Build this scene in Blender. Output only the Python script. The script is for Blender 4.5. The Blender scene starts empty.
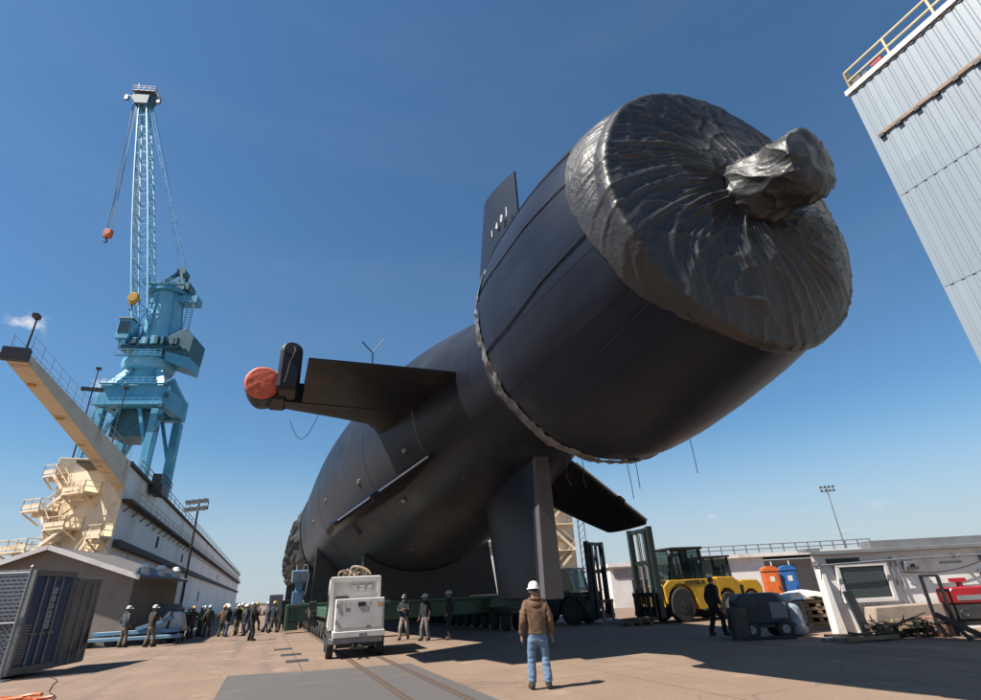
import bpy, bmesh, math, random
from math import sin, cos, pi, radians as R
from mathutils import Vector, Matrix, noise, Euler
random.seed(7)
sc = bpy.context.scene
col = sc.collection

# ------------------------------------------------------------------ helpers
class MB:
    """collects faces, then links them as ONE mesh object"""
    def __init__(s): s.v = []; s.f = []; s.m = []; s.sm = []; s.uv = None; s.cur = 0
    def add(s, vs, fs, smooth=False, M=None):
        b = len(s.v)
        for p in vs:
            p = Vector(p)
            s.v.append(M @ p if M else p)
        for f in fs:
            s.f.append([b + i for i in f]); s.m.append(s.cur); s.sm.append(smooth)
    def box(s, c, d, rot=None, taper=1.0, M=None):
        x, y, z = d[0] / 2, d[1] / 2, d[2] / 2; t = taper
        vs = [(-x, -y, -z), (x, -y, -z), (x, y, -z), (-x, y, -z), (-x * t, -y * t, z), (x * t, -y * t, z), (x * t, y * t, z), (-x * t, y * t, z)]
        m = Matrix.Translation(Vector(c))
        if rot: m = m @ Euler(rot).to_matrix().to_4x4()
        if M: m = M @ m
        s.add(vs, [(0, 3, 2, 1), (4, 5, 6, 7), (0, 1, 5, 4), (1, 2, 6, 5), (2, 3, 7, 6), (3, 0, 4, 7)], False, m)
    def b2(s, x0, x1, y0, y1, z0, z1): s.box(((x0 + x1) / 2, (y0 + y1) / 2, (z0 + z1) / 2), (x1 - x0, y1 - y0, z1 - z0))
    def cyl(s, p0, p1, r0, r1=None, n=12, cap=True):
        r1 = r0 if r1 is None else r1
        p0 = Vector(p0); p1 = Vector(p1); d = (p1 - p0).normalized()
        u = d.orthogonal().normalized(); w = d.cross(u)
        vs = []
        for p, r in ((p0, r0), (p1, r1)):
            for k in range(n):
                a = 2 * pi * k / n; vs.append(p + (u * cos(a) + w * sin(a)) * r)
        fs = [(k, (k + 1) % n, n + (k + 1) % n, n + k) for k in range(n)]
        s.add(vs, fs, n > 6)
        if cap:
            b = len(s.v) - 2 * n
            s.f.append([b + k for k in range(n)][::-1]); s.m.append(s.cur); s.sm.append(False)
            s.f.append([b + n + k for k in range(n)]); s.m.append(s.cur); s.sm.append(False)
    def bar(s, p0, p1, w, h=None):
        """square section bar between two points"""
        h = w if h is None else h
        p0 = Vector(p0); p1 = Vector(p1); d = (p1 - p0); L = d.length
        if L < 1e-6: return
        q = d.to_track_quat('Y', 'Z')
        M = Matrix.Translation((p0 + p1) / 2) @ q.to_matrix().to_4x4()
        s.box((0, 0, 0), (w, L, h), None, 1.0, M)
    def tube(s, pts, r, n=8):
        pts = [Vector(p) for p in pts]; rr = r if isinstance(r, (list, tuple)) else [r] * len(pts)
        vs = []; u = None
        for i, p in enumerate(pts):
            d = (pts[min(i + 1, len(pts) - 1)] - pts[max(i - 1, 0)]).normalized()
            if u is None: u = d.orthogonal().normalized()
            u = (u - d * u.dot(d)).normalized(); w = d.cross(u)
            for k in range(n):
                a = 2 * pi * k / n; vs.append(p + (u * cos(a) + w * sin(a)) * rr[i])
        fs = []
        for i in range(len(pts) - 1):
            for k in range(n):
                fs.append((i * n + k, i * n + (k + 1) % n, (i + 1) * n + (k + 1) % n, (i + 1) * n + k))
        fs.append(tuple(range(n))[::-1]); fs.append(tuple((len(pts) - 1) * n + k for k in range(n)))
        s.add(vs, fs, True)
    def lathe(s, prof, n=24, M=None):
        """profile of (r, z) about Z"""
        vs = []; fs = []
        for r, z in prof:
            for k in range(n):
                a = 2 * pi * k / n; vs.append((r * cos(a), r * sin(a), z))
        for i in range(len(prof) - 1):
            for k in range(n):
                fs.append((i * n + k, i * n + (k + 1) % n, (i + 1) * n + (k + 1) % n, (i + 1) * n + k))
        s.add(vs, fs, True, M)
    def prism(s, poly, z0, z1, M=None):
        n = len(poly)
        vs = [(x, y, z0) for x, y in poly] + [(x, y, z1) for x, y in poly]
        fs = [tuple(range(n))[::-1], tuple(n + k for k in range(n))] + [(k, (k + 1) % n, n + (k + 1) % n, n + k) for k in range(n)]
        s.add(vs, fs, False, M)
    def grid(s, fn, nu, nv, closed=False, smooth=True):
        vs = [fn(i / nu, j / nv) for j in range(nv + 1) for i in range(nu + (0 if closed else 1))]
        W = nu if closed else nu + 1
        fs = []
        for j in range(nv):
            for i in range(nu):
                i2 = (i + 1) % W if closed else i + 1
                fs.append((j * W + i, j * W + i2, (j + 1) * W + i2, (j + 1) * W + i))
        s.add(vs, fs, smooth)
    def build(s, name, mats, parent=None, bevel=0, sharp=38):
        me = bpy.data.meshes.new(name)
        me.from_pydata([tuple(p) for p in s.v], [], s.f)
        for m in (mats if isinstance(mats, (list, tuple)) else [mats]): me.materials.append(m)
        me.polygons.foreach_set('material_index', s.m)
        me.polygons.foreach_set('use_smooth', s.sm)
        bm = bmesh.new(); bm.from_mesh(me)
        bmesh.ops.recalc_face_normals(bm, faces=bm.faces)
        if bevel:
            es = [e for e in bm.edges if len(e.link_faces) == 2 and e.calc_face_angle(0) > 0.6]
            bmesh.ops.bevel(bm, geom=es, offset=bevel, segments=1, affect='EDGES', clamp_overlap=True)
        bm.to_mesh(me); bm.free()
        if any(s.sm): me.set_sharp_from_angle(angle=R(sharp))
        o = bpy.data.objects.new(name, me); col.objects.link(o)
        if parent: o.parent = parent
        return o

def tag(o, label=None, cat=None, group=None, kind=None):
    if label: o['label'] = label
    if cat: o['category'] = cat
    if group: o['group'] = group
    if kind: o['kind'] = kind
    return o
def empty(name, loc=(0, 0, 0), rz=0, label=None, cat=None, group=None):
    o = bpy.data.objects.new(name, None); col.objects.link(o)
    o.location = loc; o.rotation_euler = (0, 0, rz); o.empty_display_size = .2
    return tag(o, label, cat, group)
def copy_tree(o, parent=None):
    c = o.copy(); col.objects.link(c); c.parent = parent
    for ch in list(o.children): copy_tree(ch, c)
    return c
def text_mb(mb, txt, size, M, depth=.004, font_space=1.0):
    cu = bpy.data.curves.new('t', 'FONT'); cu.body = txt; cu.size = size; cu.extrude = depth; cu.align_x = 'CENTER'; cu.align_y = 'CENTER'
    cu.space_character = font_space; cu.offset = size * .03
    o = bpy.data.objects.new('t', cu); col.objects.link(o)
    dg = bpy.context.evaluated_depsgraph_get(); me = bpy.data.meshes.new_from_object(o.evaluated_get(dg))
    mb.add([v.co for v in me.vertices], [tuple(p.vertices) for p in me.polygons], False, M)
    bpy.data.objects.remove(o); bpy.data.curves.remove(cu); bpy.data.meshes.remove(me)

def ridge(x, y, z): return 1 - abs(2 * noise.noise(Vector((x, y, z))))
def ns(x, y, z): return noise.noise(Vector((x, y, z)))

# ------------------------------------------------------------------ materials
ALB = .76      # the yard is exposed one stop over: keep its paints at real-world reflectance
def mat(name, c1, c2=None, scale=3.0, rough=.6, r2=None, metal=0, bump=0, bscale=None, detail=5, contrast=(.35, .65), c3=None, s3=.6, spec=.5, stretch=None, coat=0):
    kk = lambda c: tuple(x * ALB for x in c) if c and max(c) > .085 else c
    c2 = c2 or tuple(x * .82 for x in c1); c1, c2, c3 = kk(c1), kk(c2), kk(c3)
    m = bpy.data.materials.new(name); m.use_nodes = True
    nt = m.node_tree; N = nt.nodes; L = nt.links; b = N['Principled BSDF']
    b.inputs['Roughness'].default_value = rough; b.inputs['Metallic'].default_value = metal
    b.inputs['Specular IOR Level'].default_value = spec
    if coat: b.inputs['Coat Weight'].default_value = coat
    tc = N.new('ShaderNodeTexCoord'); vec = tc.outputs['Object']
    if stretch:
        mp = N.new('ShaderNodeMapping'); mp.inputs['Scale'].default_value = stretch; L.new(vec, mp.inputs['Vector']); vec = mp.outputs['Vector']
    c2 = c2 or tuple(x * .82 for x in c1)
    n = N.new('ShaderNodeTexNoise'); n.inputs['Scale'].default_value = scale; n.inputs['Detail'].default_value = detail; L.new(vec, n.inputs['Vector'])
    rp = N.new('ShaderNodeMapRange'); rp.inputs['From Min'].default_value = contrast[0]; rp.inputs['From Max'].default_value = contrast[1]; L.new(n.outputs['Fac'], rp.inputs['Value'])
    mx = N.new('ShaderNodeMix'); mx.data_type = 'RGBA'; L.new(rp.outputs['Result'], mx.inputs['Factor'])
    mx.inputs['A'].default_value = (*c1, 1); mx.inputs['B'].default_value = (*c2, 1)
    out = mx.outputs['Result']
    if c3:
        n3 = N.new('ShaderNodeTexNoise'); n3.inputs['Scale'].default_value = s3; n3.inputs['Detail'].default_value = 6; n3.inputs['Roughness'].default_value = .65; L.new(vec, n3.inputs['Vector'])
        r3 = N.new('ShaderNodeMapRange'); r3.inputs['From Min'].default_value = .54; r3.inputs['From Max'].default_value = .68; L.new(n3.outputs['Fac'], r3.inputs['Value'])
        m3 = N.new('ShaderNodeMix'); m3.data_type = 'RGBA'; L.new(r3.outputs['Result'], m3.inputs['Factor']); L.new(out, m3.inputs['A']); m3.inputs['B'].default_value = (*c3, 1); out = m3.outputs['Result']
    L.new(out, b.inputs['Base Color'])
    if r2 is not None:
        rr = N.new('ShaderNodeMapRange'); rr.inputs['To Min'].default_value = rough; rr.inputs['To Max'].default_value = r2; rr.inputs['From Min'].default_value = .3; rr.inputs['From Max'].default_value = .7
        L.new(n.outputs['Fac'], rr.inputs['Value']); L.new(rr.outputs['Result'], b.inputs['Roughness'])
    if bump:
        nb = N.new('ShaderNodeTexNoise'); nb.inputs['Scale'].default_value = bscale or scale * 4; nb.inputs['Detail'].default_value = 6; L.new(vec, nb.inputs['Vector'])
        bp = N.new('ShaderNodeBump'); bp.inputs['Strength'].default_value = bump; bp.inputs['Distance'].default_value = .03; L.new(nb.outputs['Fac'], bp.inputs['Height']); L.new(bp.outputs['Normal'], b.inputs['Normal'])
    m['out'] = 1
    return m
def glass(name, c=(.03, .045, .045)):
    m = mat(name, c, rough=.06, spec=.8); return m

M = {}
M['steel_dark'] = mat('dark_steel', (.03, .03, .032), (.05, .045, .04), 4, .55, metal=.2)
M['black'] = mat('black_paint', (.012, .012, .014), (.02, .02, .02), 5, .5)
M['rubber'] = mat('rubber', (.018, .018, .018), (.03, .03, .028), 6, .85, bump=.2)
M['white'] = mat('white_paint', (.74, .72, .69), (.66, .63, .6), 2.5, .45, c3=(.56, .51, .45), s3=1.1)
M['offwhite'] = mat('wall_paint', (.94, .90, .87), (.84, .79, .75), 1.2, .7, bump=.1, c3=(.64, .57, .51), s3=.9)
M['cream'] = mat('cream_paint', (.90, .75, .54), (.82, .66, .46), .5, .6, c3=(.5, .36, .22), s3=.35)
M['dockgrey'] = mat('dock_side_paint', (1.08, 1.04, .98), (.97, .93, .88), .25, .6, c3=(.78, .71, .62), s3=.12, stretch=(1, 1, .25))
M['dockdark'] = mat('dock_dark', (.07, .065, .06), (.11, .1, .09), 1, .8)
M['yellow'] = mat('yellow_paint', (.70, .40, .025), (.60, .33, .025), 3, .4, c3=(.35, .22, .04), s3=2)
M['crane'] = mat('crane_blue', (.10, .44, .66), (.07, .35, .55), .4, .5, c3=(.20, .48, .62), s3=.5)
M['crane_light'] = mat('crane_pale_blue', (.20, .57, .80), (.15, .48, .68), .5, .5, c3=(.28, .55, .68), s3=.6)
M['crane_dark'] = mat('crane_dark_blue', (.02, .07, .084), (.03, .15, .22), 1, .5)
M['orange'] = mat('orange_paint', (.70, .16, .03), (.55, .12, .03), 3, .5)
M['red'] = mat('red_paint', (.46, .014, .022), (.30, .014, .02), 3, .4)
M['green'] = mat('green_paint', (.05, .13, .085), (.04, .10, .065), 1.5, .5, c3=(.10, .12, .08), s3=1.2)
M['lightblue'] = mat('pale_blue_paint', (.16, .32, .48), (.12, .25, .40), 2, .5, c3=(.3, .33, .35), s3=2)
M['blue'] = mat('blue_paint', (.03, .14, .42), (.025, .11, .34), 3, .5)
M['glass'] = glass('cab_glass')
M['navy'] = mat('navy_paint', (.02, .028, .045), (.014, .02, .034), 3, .5, c3=(.05, .05, .05), s3=2)
M['galv'] = mat('galvanised_steel', (.33, .34, .35), (.26, .27, .28), 8, .45, metal=.5)
M['grey'] = mat('grey_paint', (.24, .25, .26), (.19, .2, .21), 2, .6)
M['wood'] = mat('weathered_timber', (.28, .2, .13), (.16, .11, .07), 3, .85, bump=.4, stretch=(1, 6, 6), c3=(.36, .3, .23), s3=1.5)
M['wooddark'] = mat('dark_timber', (.12, .085, .06), (.06, .045, .035), 3, .9, bump=.4, c3=(.25, .19, .13), s3=2)
M['concrete'] = mat('concrete', (.36, .29, .235), (.30, .24, .2), 2, .85, bump=.2, c3=(.24, .2, .165), s3=1)
M['skin'] = mat('skin', (.42, .23, .16), (.36, .19, .13), 10, .55)
M['hair'] = mat('hair', (.05, .035, .025), rough=.7)

# hull coating: rubbery tiles, stains, weld rings (UV: u round the hull, v along it in metres)
def hull_mat(name, base, base2, stain, rough, tile=(1.0, 1.0), seam=.75, bump=.12):
    m = mat(name, base, base2, .35, rough, r2=rough - .14, c3=stain, s3=.28, bump=bump, bscale=1.3)
    nt = m.node_tree; N = nt.nodes; L = nt.links; b = N['Principled BSDF']
    uv = N.new('ShaderNodeUVMap')
    br = N.new('ShaderNodeTexBrick'); br.inputs['Scale'].default_value = 1; br.inputs['Mortar Size'].default_value = .045; br.inputs['Brick Width'].default_value = tile[0]; br.inputs['Row Height'].default_value = tile[1]
    br.inputs['Color1'].default_value = (1, 1, 1, 1); br.inputs['Color2'].default_value = (.62, .63, .65, 1); br.inputs['Mortar'].default_value = (seam, seam, seam, 1)
    L.new(uv.outputs['UV'], br.inputs['Vector'])
    mu = N.new('ShaderNodeMix'); mu.data_type = 'RGBA'; mu.blend_type = 'MULTIPLY'; mu.inputs['Factor'].default_value = 1
    src = b.inputs['Base Color'].links[0].from_socket
    L.new(src, mu.inputs['A']); L.new(br.outputs['Color'], mu.inputs['B']); L.new(mu.outputs['Result'], b.inputs['Base Color'])
    b.inputs['Sheen Weight'].default_value = .05; b.inputs['Specular IOR Level'].default_value = .24; b.inputs['Specular Tint'].default_value = (.78, .88, 1, 1); b.inputs['Sheen Roughness'].default_value = .45; b.inputs['Sheen Tint'].default_value = (.8, .78, .82, 1)
    return m
M['hull'] = hull_mat('hull_coating', (.011, .014, .023), (.007, .009, .016), (.022, .025, .034), .50, (2.6, 1.3), .5)
M['fin'] = mat('fin_coating', (.014, .014, .017), (.010, .010, .012), 1.2, .5, r2=.4, bump=.06, bscale=6, c3=(.026, .024, .023), s3=1.0, spec=.3)
M['rudder'] = mat('rudder_coating', (.008, .013, .024), (.006, .010, .019), .9, .42, bump=.05, bscale=5)
M['rudder_face'] = mat('rudder_edge_primer', (.084, .076, .08), (.07, .062, .065), 2, .6)
M['shroud'] = hull_mat('shroud_cover_rubber', (.010, .015, .030), (.007, .010, .021), (.017, .021, .034), .46, (1.7, 40.0), .45, .1)
def tarp_mat(name, c1, c2, rough):
    m = mat(name, c1, c2, 1.6, rough, r2=rough - .1, spec=.5)
    nt = m.node_tree; N = nt.nodes; L = nt.links; b = N['Principled BSDF']; tc = N['Texture Coordinate']; acc = None
    for sc_, wt in ((1.7, 1.0), (4.1, .45), (9.5, .2)):
        n = N.new('ShaderNodeTexNoise'); n.inputs['Scale'].default_value = sc_; n.inputs['Detail'].default_value = 1.5; n.inputs['Distortion'].default_value = .6; L.new(tc.outputs['Object'], n.inputs['Vector'])
        a = N.new('ShaderNodeMath'); a.operation = 'SUBTRACT'; L.new(n.outputs['Fac'], a.inputs[0]); a.inputs[1].default_value = .5
        q = N.new('ShaderNodeMath'); q.operation = 'ABSOLUTE'; L.new(a.outputs[0], q.inputs[0])
        p = N.new('ShaderNodeMath'); p.operation = 'POWER'; L.new(q.outputs[0], p.inputs[0]); p.inputs[1].default_value = .55
        w_ = N.new('ShaderNodeMath'); w_.operation = 'MULTIPLY'; L.new(p.outputs[0], w_.inputs[0]); w_.inputs[1].default_value = -wt
        if acc is None: acc = w_.outputs[0]
        else:
            d = N.new('ShaderNodeMath'); d.operation = 'ADD'; L.new(acc, d.inputs[0]); L.new(w_.outputs[0], d.inputs[1]); acc = d.outputs[0]
    bp = N.new('ShaderNodeBump'); bp.inputs['Strength'].default_value = .36; bp.inputs['Distance'].default_value = .06; L.new(acc, bp.inputs['Height']); L.new(bp.outputs['Normal'], b.inputs['Normal'])
    return m
M['tarp'] = tarp_mat('black_plastic_tarp', (.030, .031, .033), (.018, .0185, .020), .50)
M['tarp2'] = mat('dusty_black_tarp', (.045, .046, .044), (.03, .03, .03), 1, .5, bump=.5, bscale=3)
M['skirt'] = mat('grey_tarp_strip', (.17, .165, .165), (.07, .07, .07), 4, .5, bump=.6, bscale=9)
M['redcover'] = mat('red_cover_cloth', (.80, .15, .06), (.66, .11, .05), 5, .6, bump=.3, bscale=12)

# ground: pink-tan concrete with stains, cracks and slab joints
def ground_mat():
    m = mat('yard_concrete', (.285, .198, .140), (.235, .160, .112), .35, .9, bump=.3, bscale=9, c3=(.19, .138, .105), s3=.16)
    nt = m.node_tree; N = nt.nodes; L = nt.links; b = N['Principled BSDF']; tc = N['Texture Coordinate']
    src = b.inputs['Base Color'].links[0].from_socket
    # fine speckle
    n = N.new('ShaderNodeTexNoise'); n.inputs['Scale'].default_value = 14; n.inputs['Detail'].default_value = 8; n.inputs['Roughness'].default_value = .75; L.new(tc.outputs['Object'], n.inputs['Vector'])
    r = N.new('ShaderNodeMapRange'); r.inputs['From Min'].default_value = .3; r.inputs['From Max'].default_value = .7; r.inputs['To Min'].default_value = .78; r.inputs['To Max'].default_value = 1.16; L.new(n.outputs['Fac'], r.inputs['Value'])
    mu = N.new('ShaderNodeMix'); mu.data_type = 'RGBA'; mu.blend_type = 'MULTIPLY'; mu.inputs['Factor'].default_value = 1; L.new(src, mu.inputs['A']); L.new(r.outputs['Result'], mu.inputs['B'])
    # slab joints
    br = N.new('ShaderNodeTexBrick'); br.offset = 0; br.inputs['Scale'].default_value = 1; br.inputs['Brick Width'].default_value = 6; br.inputs['Row Height'].default_value = 6; br.inputs['Mortar Size'].default_value = .02
    br.inputs['Color1'].default_value = (1, 1, 1, 1); br.inputs['Color2'].default_value = (.93, .92, .91, 1); br.inputs['Mortar'].default_value = (.55, .52, .5, 1)
    L.new(tc.outputs['Object'], br.inputs['Vector'])
    m2 = N.new('ShaderNodeMix'); m2.data_type = 'RGBA'; m2.blend_type = 'MULTIPLY'; m2.inputs['Factor'].default_value = 1; L.new(mu.outputs['Result'], m2.inputs['A']); L.new(br.outputs['Color'], m2.inputs['B'])
    # oil marks
    n2 = N.new('ShaderNodeTexNoise'); n2.inputs['Scale'].default_value = .9; n2.inputs['Detail'].default_value = 7; n2.inputs['Roughness'].default_value = .7; L.new(tc.outputs['Object'], n2.inputs['Vector'])
    r2 = N.new('ShaderNodeMapRange'); r2.inputs['From Min'].default_value = .64; r2.inputs['From Max'].default_value = .74; r2.inputs['To Max'].default_value = .55; L.new(n2.outputs['Fac'], r2.inputs['Value'])
    m3 = N.new('ShaderNodeMix'); m3.data_type = 'RGBA'; L.new(r2.outputs['Result'], m3.inputs['Factor']); L.new(m2.outputs['Result'], m3.inputs['A']); m3.inputs['B'].default_value = (.16, .13, .115, 1)
    prev = m3.outputs['Result']
    for sc_, rot, lo, hi, amt, c_ in (((.9, .035, 1), .35, .54, .72, .6, (.085, .07, .06)), ((.035, .8, 1), .15, .60, .75, .4, (.09, .072, .06)), ((.5, .5, .5), 0, .58, .68, .5, (.30, .225, .165)), ((2.6, 2.6, 2.6), 0, .66, .74, .5, (.07, .055, .048))):
        mp = N.new('ShaderNodeMapping'); mp.inputs['Scale'].default_value = sc_; mp.inputs['Rotation'].default_value = (0, 0, rot); L.new(tc.outputs['Object'], mp.inputs['Vector'])
        nn = N.new('ShaderNodeTexNoise'); nn.inputs['Scale'].default_value = 1.6; nn.inputs['Detail'].default_value = 5; nn.inputs['Roughness'].default_value = .6; L.new(mp.outputs['Vector'], nn.inputs['Vector'])
        rr = N.new('ShaderNodeMapRange'); rr.inputs['From Min'].default_value = lo; rr.inputs['From Max'].default_value = hi; rr.inputs['To Max'].default_value = amt; L.new(nn.outputs['Fac'], rr.inputs['Value'])
        mm = N.new('ShaderNodeMix'); mm.data_type = 'RGBA'; L.new(rr.outputs['Result'], mm.inputs['Factor']); L.new(prev, mm.inputs['A']); mm.inputs['B'].default_value = (*c_, 1); prev = mm.outputs['Result']
    vo = N.new('ShaderNodeTexVoronoi'); vo.feature = 'DISTANCE_TO_EDGE'; vo.inputs['Scale'].default_value = .22
    wn = N.new('ShaderNodeTexNoise'); wn.inputs['Scale'].default_value = .8; wn.inputs['Detail'].default_value = 6; L.new(tc.outputs['Object'], wn.inputs['Vector'])
    wa = N.new('ShaderNodeVectorMath'); wa.operation = 'MULTIPLY_ADD'; L.new(wn.outputs['Color'], wa.inputs[0]); wa.inputs[1].default_value = (1.6, 1.6, 0); L.new(tc.outputs['Object'], wa.inputs[2]); L.new(wa.outputs[0], vo.inputs['Vector'])
    cr_ = N.new('ShaderNodeMapRange'); cr_.inputs['From Min'].default_value = .0; cr_.inputs['From Max'].default_value = .006; cr_.inputs['To Min'].default_value = .6; cr_.inputs['To Max'].default_value = 0; L.new(vo.outputs['Distance'], cr_.inputs['Value'])
    mm = N.new('ShaderNodeMix'); mm.data_type = 'RGBA'; L.new(cr_.outputs['Result'], mm.inputs['Factor']); L.new(prev, mm.inputs['A']); mm.inputs['B'].default_value = (.07, .055, .045, 1)
    L.new(mm.outputs['Result'], b.inputs['Base Color'])
    return m
M['ground'] = ground_mat()
M['asphalt'] = mat('grey_slab', (.105, .098, .096), (.078, .073, .072), .8, .85, bump=.25, bscale=12, c3=(.14, .12, .105), s3=.7)
M['water'] = mat('water', (.02, .05, .06), (.03, .06, .07), .2, .12, bump=.4, bscale=1.5)

# ------------------------------------------------------------------ world, sun, camera
SUN_EL = R(53.5)
TO_SUN = Vector((-cos(R(25.5)) * cos(SUN_EL), -sin(R(25.5)) * cos(SUN_EL), sin(SUN_EL)))
w = bpy.data.worlds.new('World'); sc.world = w; w.use_nodes = True
nt = w.node_tree; N = nt.nodes; L = nt.links; bg = N['Background']
sky = N.new('ShaderNodeTexSky'); sky.sky_type = 'NISHITA'; sky.sun_disc = False; sky.sun_elevation = SUN_EL
sky.sun_rotation = math.atan2(TO_SUN.x, TO_SUN.y) % (2 * pi)
sky.air_density = 1.2; sky.dust_density = .1; sky.ozone_density = 8.5; sky.altitude = 300
# small clouds low in the sky, made in the sky itself
tc = N.new('ShaderNodeTexCoord')
def cloud(prev, d, width, height, scale, amount, seed):
    d = Vector(d).normalized(); right = d.cross(Vector((0, 0, 1))).normalized(); up = right.cross(d)
    def dot(v, k):
        n = N.new('ShaderNodeVectorMath'); n.operation = 'DOT_PRODUCT'; L.new(tc.outputs['Generated'], n.inputs[0]); n.inputs[1].default_value = v * k; return n.outputs['Value']
    cb = N.new('ShaderNodeCombineXYZ'); L.new(dot(right, 1 / width), cb.inputs[0]); L.new(dot(up, 1 / height), cb.inputs[1])
    f = dot(d, 1)
    ln = N.new('ShaderNodeVectorMath'); ln.operation = 'LENGTH'; L.new(cb.outputs[0], ln.inputs[0])
    nz = N.new('ShaderNodeTexNoise'); nz.inputs['Scale'].default_value = scale; nz.inputs['Detail'].default_value = 7; nz.inputs['Roughness'].default_value = .6
    ad = N.new('ShaderNodeVectorMath'); ad.operation = 'ADD'; L.new(cb.outputs[0], ad.inputs[0]); ad.inputs[1].default_value = (seed, seed * 1.7, 0); L.new(ad.outputs[0], nz.inputs['Vector'])
    a = N.new('ShaderNodeMath'); a.operation = 'MULTIPLY_ADD'; L.new(nz.outputs['Fac'], a.inputs[0]); a.inputs[1].default_value = 2.2; a.inputs[2].default_value = -.45
    sb = N.new('ShaderNodeMath'); sb.operation = 'SUBTRACT'; L.new(a.outputs[0], sb.inputs[0]); L.new(ln.outputs['Value'], sb.inputs[1])
    mr = N.new('ShaderNodeMapRange'); mr.interpolation_type = 'SMOOTHSTEP'; L.new(sb.outputs[0], mr.inputs['Value']); mr.inputs['From Min'].default_value = 0; mr.inputs['From Max'].default_value = .8; mr.inputs['To Max'].default_value = amount
    fr = N.new('ShaderNodeMath'); fr.operation = 'GREATER_THAN'; L.new(f, fr.inputs[0]); fr.inputs[1].default_value = 0
    ml = N.new('ShaderNodeMath'); ml.operation = 'MULTIPLY'; L.new(mr.outputs[0], ml.inputs[0]); L.new(fr.outputs[0], ml.inputs[1])
    mx = N.new('ShaderNodeMix'); mx.data_type = 'RGBA'; L.new(ml.outputs[0], mx.inputs['Factor']); L.new(prev, mx.inputs['A']); mx.inputs['B'].default_value = (7.2, 7.4, 7.8, 1)
    return mx.outputs['Result']
s = sky.outputs['Color']
tn = N.new('ShaderNodeMix'); tn.data_type = 'RGBA'; tn.blend_type = 'MULTIPLY'; tn.inputs['Factor'].default_value = 1; tn.inputs['B'].default_value = (.93, 1.10, 1.06, 1); L.new(s, tn.inputs['A']); s = tn.outputs['Result']
# pale marine haze towards the horizon
sx = N.new('ShaderNodeSeparateXYZ'); L.new(tc.outputs['Generated'], sx.inputs[0])
hz = N.new('ShaderNodeMapRange'); hz.interpolation_type = 'SMOOTHSTEP'; L.new(sx.outputs['Z'], hz.inputs['Value']); hz.inputs['From Min'].default_value = -.02; hz.inputs['From Max'].default_value = .27; hz.inputs['To Min'].default_value = .88; hz.inputs['To Max'].default_value = 0
hm = N.new('ShaderNodeMix'); hm.data_type = 'RGBA'; L.new(hz.outputs[0], hm.inputs['Factor']); L.new(s, hm.inputs['A']); hm.inputs['B'].default_value = (4.5, 5.0, 5.75, 1); s = hm.outputs['Result']
wm = N.new('ShaderNodeMapping'); wm.inputs['Scale'].default_value = (1.2, 1.2, 6); L.new(tc.outputs['Generated'], wm.inputs['Vector'])
wn_ = N.new('ShaderNodeTexNoise'); wn_.inputs['Scale'].default_value = 1.6; wn_.inputs['Detail'].default_value = 6; wn_.inputs['Roughness'].default_value = .55; L.new(wm.outputs['Vector'], wn_.inputs['Vector'])
wr = N.new('ShaderNodeMapRange'); wr.inputs['From Min'].default_value = .45; wr.inputs['From Max'].default_value = .8; wr.inputs['To Max'].default_value = .045; L.new(wn_.outputs['Fac'], wr.inputs['Value'])
wx = N.new('ShaderNodeMix'); wx.data_type = 'RGBA'; L.new(wr.outputs['Result'], wx.inputs['Factor']); L.new(s, wx.inputs['A']); wx.inputs['B'].default_value = (5.4, 5.7, 6.2, 1); s = wx.outputs['Result']
s = cloud(s, (-.882, .864, .513), .040, .026, 1.5, .9, 3.1)
s = cloud(s, (-.738, .921, .391), 0.05, .026, 1.5, .8, 8.3)
s = cloud(s, (.732, 1.049, .117), .025, .012, 1.4, .22, 5.0)
s = cloud(s, (.409, 1.051, .112), .018, .010, 1.4, .3, 1.2)
s = cloud(s, (.663, 1.067, .077), .03, .010, 1.3, .2, 11.0)
L.new(s, bg.inputs['Color']); bg.inputs['Strength'].default_value = .0565
sl = bpy.data.lights.new('sun', 'SUN'); sl.energy = 5.0; sl.angle = R(.53); sl.color = (1, .93, .83)
so = bpy.data.objects.new('sun', sl); col.objects.link(so); so.rotation_euler = TO_SUN.to_track_quat('Z', 'Y').to_euler()
sc.view_settings.view_transform = 'Standard'; sc.view_settings.look = 'None'; sc.view_settings.gamma = 1; sc.view_settings.exposure = 1.0
cam = bpy.data.cameras.new('camera'); co = bpy.data.objects.new('camera', cam); col.objects.link(co); sc.camera = co
cam.sensor_width = 36; cam.lens = 520 / 981 * 36; cam.clip_end = 12000; cam.clip_start = .1
PT = R(25.0); RL = R(3.0)
f = Vector((0, cos(PT), sin(PT))); r0 = Vector((1, 0, 0)); u0 = Vector((0, -sin(PT), cos(PT)))
X = r0 * cos(RL) - u0 * sin(RL); Y = r0 * sin(RL) + u0 * cos(RL)
co.matrix_world = Matrix(((X.x, Y.x, -f.x, 0), (X.y, Y.y, -f.y, 0), (X.z, Y.z, -f.z, 1.7), (0, 0, 0, 1)))
try:
    sc.cycles.max_bounces = 6; sc.cycles.diffuse_bounces = 3
except Exception: pass

# yard frame: +Y runs forward along the submarine, +X to its starboard, origin below its stern
S0 = Vector((4.486, 7.738, 0)); RZ = R(22.317)
YM = Matrix.Translation(S0) @ Matrix.Rotation(RZ, 4, 'Z')
def yard(x, y, z=0): return YM @ Vector((x, y, z))

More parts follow.
